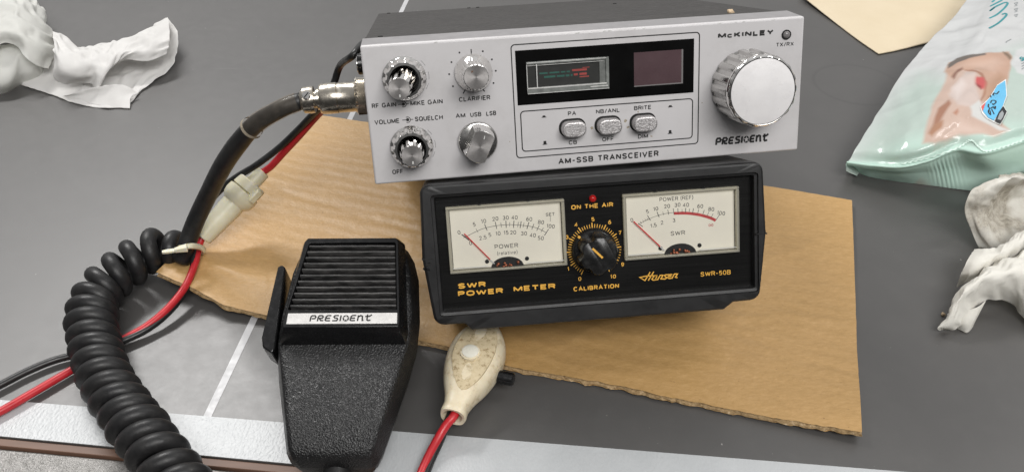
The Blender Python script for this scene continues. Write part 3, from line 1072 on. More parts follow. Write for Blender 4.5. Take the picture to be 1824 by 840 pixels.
    obj('meter_housing', f, M['edge_clear'], sm, bevel=0.15)
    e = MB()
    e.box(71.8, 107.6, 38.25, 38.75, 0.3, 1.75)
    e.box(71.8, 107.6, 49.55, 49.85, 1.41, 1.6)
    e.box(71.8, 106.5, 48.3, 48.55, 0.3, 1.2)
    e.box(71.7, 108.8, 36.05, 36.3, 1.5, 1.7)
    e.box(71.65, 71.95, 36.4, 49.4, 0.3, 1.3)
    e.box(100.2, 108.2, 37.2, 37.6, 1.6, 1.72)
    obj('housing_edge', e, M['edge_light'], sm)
    obj('needle', MB().box(76.0, 76.4, 37.2, 49.2, 1.0, 1.3), M['stickerwhite'], sm)
    obj('cover', MB().flat([(72.0, 38.8), (107.4, 38.8), (107.4, 48.85), (72.0, 48.85)], 1.35), M['cover'], sm)
    # three push buttons
    for cx in (91.66, 108.2, 124.6):
        b = obj('push_button', MB().prism(rrect(cx - 5.5, cx + 5.5, 15.65, 22.6, 3.2, 6), 0.1, 5.6), M['button'], R, bevel=0.7, bseg=3)
        hb = MB()
        outer, inner = rrect(cx - 6.3, cx + 6.2, 15.1, 23.4, 3.8, 6), rrect(cx - 5.6, cx + 5.6, 15.15, 22.55, 3.35, 6)
        hb.flat(outer, 0.09)
        obj('button_hole', hb, M['dark'], b)
    # indicator
    lm = MB('all').ball((191.6, 54.2, 0.2), 1.75, 20, 0.7)
    il = obj('indicator_lamp', lm, M['lamp_grey'], R)
    obj('lamp_ring', MB('all').lathe([(2.2, 0.0), (2.2, 0.5), (1.75, 0.55), (1.7, 0.1)], (191.6, 54.2), 24, cap0=False, cap1=False), M['dark'], il)
    # big tuning knob
    c = (173.3, 32.6)
    prof = [(16.7, 0.4), (16.75, 1.0), (16.3, 15.2), (15.9, 16.4)]
    tk = obj('tuning_knob', MB('y').lathe(prof, c, 240, 18, [0.35, 1.0, 1.0, 0.4]), M['worn_chrome'], R, ang=28)
    obj('knob_rim', MB('y').lathe([(15.6, 16.35), (15.9, 17.2), (16.0, 18.6), (15.6, 19.5), (14.9, 20.0), (14.6, 19.9)], c, 240, 18, [0, .15, .3, .3, 0, 0]), M['chrome'], tk)
    obj('knob_face', MB('y').lathe([(14.6, 19.2), (14.6, 19.85), (14.4, 19.92)], c, 96), M['disc'], tk)
    # two double knobs
    for (cx, cy), sh, top, lab in (((17.7, 46.9), (-0.21, -0.22), 14.5, 'upper double knob bent down to the left'), ((18.15, 16.4), (0.0, -0.05), 17.0, 'lower double knob standing straight')):
        ring = obj('outer_knob', MB('y').lathe([(9.5, 0.3), (9.55, 1.6), (9.0, 2.2), (8.7, 3.0), (8.1, 7.6), (7.6, 8.2), (6.4, 8.3), (6.2, 4.0)], (cx, cy), 168, 14, [0, 0, .0, .45, .5, .2, 0, 0], cap1=True), M['chrome'], R, ang=30)
        ring['label'] = lab
        ik = obj('inner_knob', MB('y').lathe([(5.9, 4.2), (5.8, 5.5), (5.0, top - 1.0), (4.75, top - 0.3), (4.6, top)], (cx, cy), 160, 10, [.1, .4, .4, .1, 0], shear=sh, z0=3), M['chrome'], ring, ang=30)
        obj('knob_gap', MB().disc((cx, cy), 6.25, 4.06, 40), M['dark'], ring)
        obj('inner_knob_face', MB('y').lathe([(4.5, top - 0.2), (4.5, top + 0.08)], (cx + sh[0] * 0, cy), 48, shear=sh, z0=3), M['turned'], ring)
        obj('pointer_mark', MB().prism([(cx - .25 + sh[0] * (top - 3), cy - 3.6 + sh[1] * (top - 3)), (cx + .45 + sh[0] * (top - 3), cy - 3.5 + sh[1] * (top - 3)), (cx + .35 + sh[0] * (top - 3), cy - 2.3 + sh[1] * (top - 3)), (cx - .2 + sh[0] * (top - 3), cy - 2.4 + sh[1] * (top - 3))], top + 0.09, top + 0.14), M['edge_light'], ring)
    # clarifier
    c = (48.15, 47.1)
    ck = obj('clarifier_knob', MB('y').lathe([(8.35, 0.3), (8.35, 1.2), (7.9, 2.2), (6.4, 4.4), (5.9, 5.6), (5.7, 14.5), (5.4, 15.6), (5.2, 15.7)], c, 160, 20, [0, 0, 0, 0, .25, .3, .05, 0]), M['chrome'], R, ang=30)
    obj('knob_face', MB('y').lathe([(5.15, 15.6), (5.15, 15.85)], c, 48), M['turned'], ck)
    obj('pointer_mark', MB().prism([(46.2, 49.0), (47.0, 49.4), (47.0, 50.0), (46.2, 49.9)], 15.86, 15.92), M['brown'], ck)
    # mode selector: skirt and bar grip
    c = (47.95, 16.5)
    mk = obj('mode_knob', MB('y').lathe([(8.9, 0.3), (8.95, 1.6), (8.6, 2.4), (8.3, 2.6)], c, 72), M['worn_chrome'], R)
    th = math.radians(64)
    d = Vector((math.cos(th), math.sin(th)))
    nn = Vector((-d.y, d.x))

    def grip(rad, hw):
        pts = []
        a_ = math.asin(min(1, hw / rad))
        for i in range(13):
            a = -a_ + 2 * a_ * i / 12
            pts.append(Vector(c) + d * rad * math.cos(a) + nn * rad * math.sin(a))
        for i in range(13):
            a = PI - a_ + 2 * a_ * i / 12
            pts.append(Vector(c) + d * rad * math.cos(a) + nn * rad * math.sin(a))
        return [(p.x, p.y) for p in pts]
    g0, g1 = grip(8.2, 5.4), grip(7.3, 4.6)
    obj('grip', MB().prism(g0, 2.5, 14.0, g1), M['chrome'], mk, bevel=0.35)
    obj('knob_face', MB().prism(grip(7.05, 4.35), 13.9, 14.08), M['turned'], mk)
    pm = Vector(c) + d * 4.6
    obj('pointer_mark', MB().prism([(pm.x - .3, pm.y - .7), (pm.x + .1, pm.y - .75), (pm.x + .5, pm.y + .7), (pm.x + .1, pm.y + .75)], 14.1, 14.15), M['edge_light'], mk)
    # side: microphone socket, thumb screw, rear feet
    def side(prof, y, z, n=32):
        k = MB('y').lathe(prof, (0, 0), n)
        k.v = [(-b, y + a0, z + a1) for a0, a1, b in k.v]
        return k
    obj('microphone_socket', side([(7.6, -1.4), (7.6, 0.8), (6.5, 1.0)], 37.3, -27), M['chrome'], R)
    ts = obj('thumb_screw', side([(4.6, -1), (4.6, 1.2), (5.0, 1.4), (5.0, 4.2), (4.6, 4.6)], 49.5, -42), M['gloss_black'], R)
    obj('screw_cap', side([(3.8, 4.5), (3.8, 4.9), (3.2, 5.1)], 49.5, -42), M['chrome'], ts)
    for x in (20, 180):
        obj('rear_foot', MB().box(x - 8, x + 8, -12.8, 1.2, -217, -205), M['gloss_black'], R, bevel=0.8)
    # a little crumb of plaster on the case
    return R


# ------------------------------------------------------------------ the meter
def build_meter():
    R = thing('power_meter', 'black bench meter with two white dials and yellow lettering, tilted back under the radio', 'meter', METER)
    cx = 67.4

    def outline(zf, grow=0.0):
        """front plate outline: leaning sides, rounded corners, chin below"""
        g = grow
        pts = [(cx - 76.3 + 3.5, -23.6 - g), ]
        pts = []

        def arc(x, y, r, a0, a1):
            for i in range(6):
                a = math.radians(a0 + (a1 - a0) * i / 5)
                pts.append((x + (r + g) * math.cos(a), y + (r + g) * math.sin(a)))
        arc(cx - 71.6, -18.2, 5.2, 180, 268)
        pts.extend([(cx - 62.5, -23.5 - g), (cx - 59.5, -26.8 - g), (cx + 59.0, -26.8 - g), (cx + 63.5, -23.5 - g)])
        arc(cx + 71.6, -18.2, 5.2, 272, 360)
        pts.append((cx + 79.6 + g, 8.3))
        arc(cx + 74.0, 37.2, 4.4, 2, 90)
        arc(cx - 74.0, 37.2, 4.4, 90, 178)
        pts.append((cx - 79.6 - g, 8.3))
        return pts
    # housing
    o1, o2 = outline(0), outline(0, -0.6)
    inner = rrect(-4.7, 141.6, -17.6, 35.6, 0.8, 3)
    # body behind the face (closed loft)
    def scale(pts, s, dx=0, dy=0):
        return [(cx + (x - cx) * s, 8 + (y - 8) * s + dy) for x, y in pts]
    shell = MB('y')
    shell.rings([[(x, y, -64) for x, y in scale(outline(0), 0.955, dy=-1.0)], [(x, y, -60) for x, y in scale(outline(0), 0.985)], [(x, y, -2) for x, y in outline(0)], [(x, y, -1.5) for x, y in outline(0, -0.8)]])
    body = obj('housing', shell, M['case'], R, ang=30)
    # bezel ring: outline to the inner opening
    def resample(pts, n, start):
        P = [Vector(p) for p in pts]
        # order so that first point is nearest to angle start, measured round the centre
        c = Vector((cx, 8))
        ang = [(math.atan2((p.y - c.y) / 0.42, p.x - c.x) - start) % (2 * PI) for p in P]
        k = ang.index(min(ang))
        P = P[k:] + P[:k]
        return P
    ang_list = [2 * PI * i / 240 for i in range(240)]

    def hit(pts, a):
        c = Vector((cx, 8))
        d = Vector((math.cos(a), math.sin(a) * 0.42)).normalized()
        best = None
        for i in range(len(pts)):
            p, q = Vector(pts[i]), Vector(pts[(i + 1) % len(pts)])
            e = q - p
            den = d.x * e.y - d.y * e.x
            if abs(den) < 1e-9:
                continue
            t = ((p.x - c.x) * e.y - (p.y - c.y) * e.x) / den
            u = ((p.x - c.x) * d.y - (p.y - c.y) * d.x) / den
            if t > 0 and -1e-6 <= u <= 1 + 1e-6:
                if best is None or t > best:
                    best = t
        p = c + d * best
        return (p.x, p.y)
    # exact corners of the opening belong to the ray list
    for q in inner + outline(0):
        ang_list.append(math.atan2((q[1] - 8) / 0.42, q[0] - cx) % (2 * PI))
    ang_list = sorted(set(round(a, 6) for a in ang_list))
    step = rrect(-6.3, 143.2, -19.3, 37.2, 1.6, 3)
    ro = outline(0)
    rings = []
    for pts, z in ((outline(0), -1.6), (outline(0), 3.6), (outline(0, -0.45), 4.7), (outline(0, -1.3), 5.1), (step, 5.1), (rrect(-6.1, 143.0, -19.1, 37.0, 1.5, 3), 3.9), (rrect(-4.9, 141.8, -17.8, 35.8, 0.9, 3), 3.6), (inner, 3.2), (rrect(-4.3, 141.2, -17.2, 35.2, 0.6, 3), -1.5)):
        rings.append([(*hit(pts, a), z) for a in ang_list])
    bz = MB('y').rings(rings, False, False)
    bezel = obj('front_bezel', bz, M['case'], R, ang=25)
    obj('housing_seam', MB().box(cx + 74.6, cx + 79.75, 8.0, 8.5, -60, 5.2), M['dark'], body)
    obj('housing_seam', MB().box(cx - 79.75, cx - 74.6, 8.0, 8.5, -60, 5.2), M['dark'], body)
    # broken corner on the left flank
    bk = MB()
    rnd = random.Random(5)
    base = Vector((cx - 77.6, 4.4, 4.2))
    for k in range(9):
        p = base + Vector((rnd.uniform(-0.8, 1.2), rnd.uniform(-3.4, 3.0), rnd.uniform(-1, 0.8)))
        q = [p + Vector((rnd.uniform(-1.4, 1.4), rnd.uniform(-1.6, 1.6), rnd.uniform(-.4, 1.3))) for _ in range(4)]
        bk.add([tuple(v) for v in q], [(0, 1, 2), (0, 2, 3), (0, 3, 1), (1, 3, 2)])
    obj('broken_edge', bk, M['gloss_black'], bezel)
    # recessed panel
    panel = obj('front_panel', MB().box(-5.0, 142.0, -18.0, 36.0, -1.2, 0), M['mpanel'], R)
    Y = MB()
    Z = 0.06
    text(Y, 'SWR', 2.9, 15.8, -7.9, 2.6, Z, 0.27)
    text(Y, 'POWER', 2.65, 23.6, -11.55, 2.55, Z, 0.27)
    text(Y, 'METER', 28.5, 48.1, -11.3, 2.5, Z, 0.27)
    text(Y, 'ON THE AIR', 57.3, 76.8, 25.2, 2.1, Z, 0.22)
    text(Y, 'CALIBRATION', 56.5, 78.0, -13.4, 2.15, Z, 0.22)
    text(Y, 'SWR-50B', 116.9, 131.4, -11.1, 2.2, Z, 0.16, 0.16)
    for s in ([[93.0, -6.98], [90.37, -10.85], [87.93, -9.12], [90.97, -8.76], [96.37, -8.85]], [[94.71, -6.92], [91.95, -10.98]],
              [[96.36, -8.92], [94.91, -8.94], [93.68, -10.45], [94.19, -10.96], [96.44, -10.87], [97.68, -8.89], [99.06, -9.0], [97.96, -10.65], [100.0, -10.88]],
              [[96.2, -9.3], [95.4, -10.32]], [[103.49, -8.92], [100.06, -8.88], [99.72, -9.18], [100.74, -10.34], [100.0, -10.88]],
              [[101.3, -9.9], [102.8, -9.83], [102.5, -9.5], [101.62, -9.54], [101.2, -10.37], [101.85, -10.76], [103.31, -10.74], [104.42, -8.82], [105.93, -8.87], [104.9, -10.4], [105.89, -10.75]]):
        Y.stroke(s, 0.52, Z)
    # ring of calibration marks round the knob
    kc = (66.9, 5.6)
    a0, a1 = math.radians(240), math.radians(-57)
    N = 50
    for i in range(N + 1):
        a = a0 + (a1 - a0) * i / N
        major = i % 5 == 0
        faded = 41 <= i
        ro_ = 12.9 if major else 12.2
        ri_ = 10.0 if major and not faded else 10.5
        if faded:
            ri_, ro_ = 12.0, 12.8
        Y.stroke([(kc[0] + ri_ * math.cos(a), kc[1] + ri_ * math.sin(a)), (kc[0] + ro_ * math.cos(a), kc[1] + ro_ * math.sin(a))], 0.55 if major else 0.34, Z)
    for s, x, y in (('0', 59.7, -7.6), ('1', 54.5, -2.5), ('3', 54.7, 12.6), ('4', 59.2, 18.1), ('5', 67.1, 20.0), ('6', 74.8, 18.1), ('7', 79.4, 12.8), ('9', 80.1, -2.3), ('10', 75.4, -7.7)):
        ctext(Y, s, x, y, 1.9, Z, 0.2)
    obj('yellow_lettering', Y, M['yellow'], panel)
    # lamp
    la = obj('indicator_lamp', MB('all').ball((67.3, 29.7, 0.6), 1.75, 20, 0.9), M['redlamp'], R)
    # calibration knob: skirt and waisted grip
    kb = obj('calibration_knob', MB('y').lathe([(10.6, 0.3), (10.6, 1.2), (9.9, 2.6), (9.2, 3.2)], kc, 72), M['knob'], R)
    nlob = 6
    rings = []
    for z, sc_, amp in ((3.0, 1.0, 1.15), (4.0, 0.99, 1.25), (12.4, 0.93, 1.1), (13.4, 0.87, 0.8), (13.6, 0.84, 0.7)):
        ring = []
        for i in range(144):
            a = 2 * PI * i / 144
            f = 1 - (0.5 - 0.5 * math.cos(nlob * (a - math.radians(143)) )) ** 2.2 * 0.17 * amp
            ring.append((kc[0] + 0.4 + 9.6 * sc_ * f * math.cos(a), kc[1] - 0.2 + 9.6 * sc_ * f * math.sin(a), z))
        rings.append(ring)
    obj('grip', MB('y').rings(rings), M['knob'], kb, ang=40)
    p = MB()
    p.stroke([(64.2, 9.3), (68.6, 4.6)], 0.95, 13.66)
    p.disc((60.1, 12.6), 0.6, 3.05)
    p.disc((59.85, 12.75), 0.62, 2.75)
    obj('pointer_line', p, M['yellow'], kb)
    # two dials
    def gauge(x0, lab, fill, needle):
        g = obj('gauge', MB().box(x0, x0 + 53.9, 0, 30.64, -0.8, 0.1), M['dial'], R)
        g['label'] = lab
        K, Rd = MB(), MB()
        fill(K, Rd)
        # screws and the round opening at the foot
        obj('dial_print', K, M['dialink'], g)
        if Rd.v:
            obj('red_band', Rd, M['redink'], g)
        mx = x0 + 26.4
        for sx in (x0 + 17.1, x0 + 35.6):
            obj('screw', MB().lathe([(0.95, 0.1), (0.95, 0.5), (0.6, 0.6)], (sx, 4.05), 16), M['dark'], g)
        hole = [(mx + 7.6 * math.cos(PI * i / 24), 0.6 + 5.0 * math.sin(PI * i / 24)) for i in range(25)]
        pv = obj('movement', MB().flat(hole, 0.16), M['dark'], g)
        cp = MB('all')
        rnd = random.Random(int(x0) + 2)
        for k in range(12):
            cp.ball((mx + rnd.uniform(-5, 5), rnd.uniform(0.9, 2.9), 0.7), rnd.uniform(0.4, 1.0), 8)
        obj('coil', cp, M['copper'], pv)
        (nx0, ny0), (nx1, ny1) = needle
        nd = MB()
        nd.stroke([(nx0, ny0), (nx0 + (nx1 - nx0) * 0.86, ny0 + (ny1 - ny0) * 0.86)], 0.52, 1.2)
        obj('needle', nd, M['needle'], g)
        nd = MB()
        nd.stroke([(nx0 + (nx1 - nx0) * 0.86, ny0 + (ny1 - ny0) * 0.86), (nx1, ny1)], 0.5, 1.2)
        obj('needle_tail', nd, M['edge_light'], g)
        # clear plastic cover with thick moulded edges
        fr = MB()
        X0, X1, Y0, Y1 = x0 - 0.1, x0 + 54.0, -0.1, 30.74
        t = 1.5
        fr.box(X0, X1, Y0, Y0 + 1.2, 0.15, 2.6)
        fr.box(X0, X1, Y1 - 1.3, Y1, 0.15, 2.6)
        fr.box(X0, X0 + t, Y0 + 1.21, Y1 - 1.31, 0.15, 2.6)
        fr.box(X1 - t, X1, Y0 + 1.21, Y1 - 1.31, 0.15, 2.6)
        cv = obj('cover_frame', fr, M['frame'], g, bevel=0.25)
        ln = MB()
        for a, b, c_, d_ in ((X0 + t, X1 - t, Y0 + 1.2, Y0 + 1.35), (X0 + t, X1 - t, Y1 - 1.6, Y1 - 1.35), (X1 - t - .25, X1 - t, Y0 + 1.4, Y1 - 1.6), (X0 + t, X0 + t + .2, Y0 + 1.4, Y1 - 1.6)):
            ln.box(a, b, c_, d_, 0.14, 0.3)
        obj('cover_edge', ln, M['dark'], g)
        # moulded step low on the cover
        obj('cover_step', MB().box(X0 + t, mx - 9, 2.2, 2.45, 2.0, 2.29), M['stickerwhite'], g)
        obj('cover_step', MB().box(mx + 9, X1 - t, 2.2, 2.45, 2.0, 2.29), M['stickerwhite'], g)
        obj('cover', MB().flat([(X0 + t + .01, Y0 + 1.21), (X1 - t - .01, Y0 + 1.21), (X1 - t - .01, Y1 - 1.31), (X0 + t + .01, Y1 - 1.31)], 2.4), M['cover'], g)
        for q in (0.28, 0.7):
            obj('cover_clip', MB().box(X0 + 53 * q, X0 + 53 * q + 1.4, Y1 - 0.05, Y1 + 0.35, 0.2, 1.6), M['dark'], g)

    def fill_left(K, Rd):
        z = 0.17
        arc = [(7.15, 15.9), (14.25, 18.82), (17.72, 19.78), (22.36, 20.36), (26.97, 20.49), (30.46, 20.22), (36.87, 19.18), (41.41, 17.72), (45.0, 15.57)]
        K.stroke([tuple(p)[:2] for p in spline([(x, y, 0) for x, y in arc], n=5)], 0.2, z)
        for s, x, y in (('5', 12.44, 21.76), ('10', 16.83, 22.92), ('20', 22.21, 23.64), ('30', 27.0, 23.75), ('40', 31.04, 23.54), ('60', 37.7, 22.3), ('80', 43.05, 20.5), ('100', 47.4, 18.3), ('0', 5.24, 18.57),
                        ('0', 10.17, 13.23), ('2.5', 15.94, 15.32), ('5', 19.24, 16.39), ('10', 23.04, 16.76), ('15', 26.74, 16.85), ('20', 29.97, 16.7), ('30', 34.91, 15.86), ('40', 38.92, 14.71), ('50', 42.54, 13.11)):
            ctext(K, s, x, y, 1.85, z, 0.135, 0.92, math.radians(-(x - 27) * 0.55 if x > 12 else 10))
        ctext(K, 'SET', 47.5, 23.8, 1.5, z, 0.15)
        K.stroke([(47.5, 22.9), (47.4, 20.5)], 0.14, z)
        for (x, y), l, wd in (((13.6, 18.6), 1.2, .16), ((17.72, 19.78), 1.9, .3), ((22.36, 20.36), 1.9, .3), ((24.7, 20.4), 1.3, .18), ((26.97, 20.49), 1.9, .32), ((28.6, 20.4), 1.2, .16), ((30.46, 20.22), 1.9, .34), ((32.4, 20.0), 1.4, .2), ((33.6, 19.8), 1.8, .3), ((34.9, 19.6), 1.3, .2), ((36.87, 19.18), 1.9, .34), ((39.1, 18.5), 1.6, .26), ((41.41, 17.72), 1.6, .26), ((43.3, 16.7), 1.3, .2), ((45.2, 15.4), 2.0, .3)):
            a = math.atan2(y + 9, x - 26.8)
            K.stroke([(x - l * .75 * math.cos(a), y - l * .75 * math.sin(a)), (x + l * math.cos(a), y + l * math.sin(a))], wd, z + 0.01)
        K.stroke([(6.4, 17.5), (9.6, 14.6)], 0.45, z)
        text(K, 'POWER', 21.05, 31.9, 9.6, 2.0, z, 0.14)
        text(K, '(relative)', 22.0, 31.4, 6.6, 1.7, z, 0.12, 0.15)

    def fill_right(K, Rd):
        z = 0.17
        arc = [(88.53, 16.32), (93.42, 18.33), (97.68, 19.6), (102.09, 20.33), (104.9, 20.4)]
        K.stroke([tuple(p)[:2] for p in spline([(x, y, 0) for x, y in arc], n=5)], 0.18, z)
        band = [(104.9, 20.0), (110.45, 19.7), (116.34, 18.6), (121.61, 16.8), (124.6, 15.2)]
        Rd.stroke([tuple(p)[:2] for p in spline([(x, y, 0) for x, y in band], n=5)], 1.35, z)
        for s, x, y in (('0', 85.18, 18.33), ('5', 92.57, 21.74), ('10', 96.54, 22.76), ('20', 101.83, 23.6), ('30', 106.76, 23.85), ('40', 110.71, 23.56), ('60', 117.38, 22.46), ('80', 122.56, 20.67), ('100', 127.2, 18.5), ('1.5', 95.25, 15.11), ('2', 99.25, 16.13), ('3', 104.9, 16.77)):
            ctext(K, s, x, y, 1.85, z, 0.135, 0.92, math.radians(-(x - 107.8) * 0.55))
        for (x, y), l, wd in (((89.5, 16.8), .8, .14), ((90.6, 17.3), .8, .14), ((91.7, 17.8), .8, .14), ((92.6, 18.1), .8, .14), ((93.42, 18.33), 1.9, .3), ((97.68, 19.6), 1.9, .3), ((100.0, 20.1), 1.1, .16), ((102.4, 20.4), 1.6, .24), ((104.9, 20.4), 1.9, .24), ((106.9, 20.7), 1.5, .28), ((108.8, 20.7), 1.0, .2), ((110.45, 20.6), 1.5, .28), ((112.2, 20.6), 1.0, .2), ((113.9, 20.2), 1.5, .28), ((116.34, 19.9), 1.3, .2), ((118.8, 19.2), 1.4, .24), ((120.9, 18.4), 1.3, .2), ((122.8, 17.4), 1.3, .2), ((125.3, 16.2), 2.0, .24)):
            a = math.atan2(y + 9, x - 107.8)
            K.stroke([(x - l * .5 * math.cos(a), y - l * .5 * math.sin(a)), (x + l * math.cos(a), y + l * math.sin(a))], wd, z + 0.01)
        K.stroke([(88.0, 16.6), (90.2, 14.9)], 0.3, z)
        # infinity sign in red
        Rd.stroke([(122.3 + 1.0 * math.sin(t), 13.2 + 0.55 * math.sin(2 * t)) for t in [2 * PI * i / 20 for i in range(20)]], 0.22, z, True)
        text(K, 'SWR', 103.1, 110.0, 9.6, 2.05, z, 0.14)
        text(K, 'POWER (REF)', 98.4, 114.2, 26.0, 1.85, z, 0.135, 0.15)
    gauge(0.0, 'left dial with a black scale reading power', fill_left, ((7.6, 18.0), (20.4, 2.9)))
    gauge(81.05, 'right dial with a red band on its scale', fill_right, ((85.8, 17.8), (99.8, 2.95)))
    # feet under the housing
    for x in (25, 110):
        obj('foot', MB().box(x - 9, x + 9, -38.5, -22.5, -46, -38), M['case'], R, bevel=1)
    return R


# ------------------------------------------------------------------ the microphone
def build_mic():
    R = thing('microphone', 'black hand microphone with slatted grille and silver name strip, lying face up', 'microphone', MIC)

    def sec(y, wl, wr, zf, wml, wmr, zm, wb, zb, ysh=0.0):
        c = (wr - wl) / 2
        return [(-wl, y, zf), (-wml, y + ysh * .5, zm), (-wml + 1.2, y + ysh, zm - 7), (c - wb, y + ysh, zb), (c + wb, y + ysh, zb), (wmr - 1.2, y + ysh, zm - 7), (wmr, y + ysh * .5, zm), (wr, y, zf)]
    S = [sec(-5.5, 13.5, 14.2, -8.5, 15.0, 16.0, -11, 10, -20),
         sec(-3.0, 16.0, 16.3, -3.0, 18.2, 19.0, -9, 12, -22),
         sec(0.5, 17.6, 17.6, 0.0, 20.2, 20.8, -8.5, 13, -23),
         sec(16, 21.0, 21.4, 0.2, 24.0, 25.0, -9, 17, -28),
         sec(34, 25.0, 26.0, 0.2, 28.4, 29.6, -10, 21, -33),
         sec(48, 28.2, 29.3, 0.0, 30.9, 32.6, -10, 23, -36),
         sec(62, 28.2, 29.9, 0.0, 31.0, 33.2, -10, 23, -38),
         sec(84, 26.0, 28.0, 0.0, 29.4, 31.6, -10, 22, -38),
         sec(94, 23.5, 25.2, 0.0, 26.6, 29.0, -10, 20, -37),
         sec(100, 20.0, 22.5, -1.5, 23.0, 25.8, -10, 17, -34),
         sec(102, 18.0, 20.5, -5, 20.5, 23.0, -11, 15, -30)]
    mb = MB().rings(S)
    body = obj('body', mb, M['pebble'], R, bevel=1.6, bseg=3)
    # smooth raised head: outer wall, flat top with an opening, recess
    base = [(-27.4, 46.8), (28.6, 46.8), (29.2, 52), (25.2, 98.0), (22.5, 100.5), (-20.5, 100.5), (-23.0, 98.0), (-28.2, 52)]
    top = [(-24.6, 51.8), (25.6, 51.8), (26.0, 54.0), (22.9, 95.2), (21.8, 97.2), (-19.2, 97.2), (-20.5, 95.2), (-25.1, 54.0)]
    opn = [(-23.7, 60.0), (24.6, 60.0), (24.7, 60.6), (22.0, 94.2), (21.4, 94.9), (-17.8, 94.9), (-18.4, 94.2), (-23.9, 60.6)]
    fl = [(-23.4, 60.4), (24.3, 60.4), (24.3, 60.9), (21.6, 93.9), (21.2, 94.5), (-17.6, 94.5), (-18.1, 93.9), (-23.5, 60.9)]
    zz = 8.0
    rr = [[(x, y, -1.0) for x, y in base], [(x, y, 0.8) for x, y in base], [(x, y, zz) for x, y in top], [(x, y, zz) for x, y in opn], [(x, y, 4.2) for x, y in fl]]
    head = obj('head_cover', MB().rings(rr, False, True), M['gloss_black'], R, bevel=0.6, bseg=2)
    sl = MB()
    ns = 11
    for k in range(ns):
        y = 62.3 + (93.2 - 62.3) * k / (ns - 1)
        f = (y - 60) / 35.0
        xl, xr = -23.4 + 5.4 * f, 24.2 - 2.8 * f
        rng = random.Random(k)
        prof = [(y - 0.62, 4.3), (y - 0.55, 7.4), (y - 0.3, 7.75), (y + 0.3, 7.75), (y + 0.55, 7.4), (y + 0.62, 4.3)]
        rings = [[(xl + (xr - xl) * t, a + 0.12 * noise.noise(Vector((t * 6, k * 3, 0))), b) for a, b in prof] for t in [i / 12 for i in range(13)]]
        sl.rings(rings)
    obj('grille', sl, M['slat'], head, bevel=0.15)
    pl = obj('name_plate', MB().prism([(-23.6, 53.2), (25.1, 53.2), (24.9, 58.4), (-23.4, 58.4)], 7.9, 8.18), M['plate'], head, bevel=0.08)
    ink, star = MB(), MB()
    president(ink, star, -13.4, 14.0, 54.45, 57.4, 8.22, 0.03, 0.23)
    obj('printed_lettering', ink, M['greyink'] if False else M['ink'], pl)
    obj('logo_star', star, M['plate'], pl)
    # push to talk bar on the left flank
    p = MB()
    prof = [(-37.2, 52.5), (-36.2, 47.6), (-31.4, 44.4), (-30.4, 47), (-31.2, 88.3), (-33.0, 89.8), (-34.9, 88.8)]
    p.prism(prof, -18, -3.5)
    bar = obj('talk_button', p, M['gloss_black'], R, bevel=0.7)
    # strain relief and the first of the cord
    k = MB('y')
    st = [(6.4, 0), (6.2, 3), (5.4, 3.5), (5.6, 7), (4.9, 7.5), (5.1, 11), (4.4, 11.5), (4.5, 16)]
    k.lathe(st, (0, 0), 28)
    k.v = [(a + 1.0, -4.5 - c, b - 14.2) for a, b, c in k.v]
    obj('strain_relief', k, M['rubber'], R, ang=40)
    # hanging stud on the back, hidden
    k = MB('y').lathe([(6, -36), (4, -39), (4, -46), (7, -46.5), (7, -51), (6, -51.5)], (2, 66), 24)
    obj('hanging_stud', k, M['gloss_black'], R)
    return R


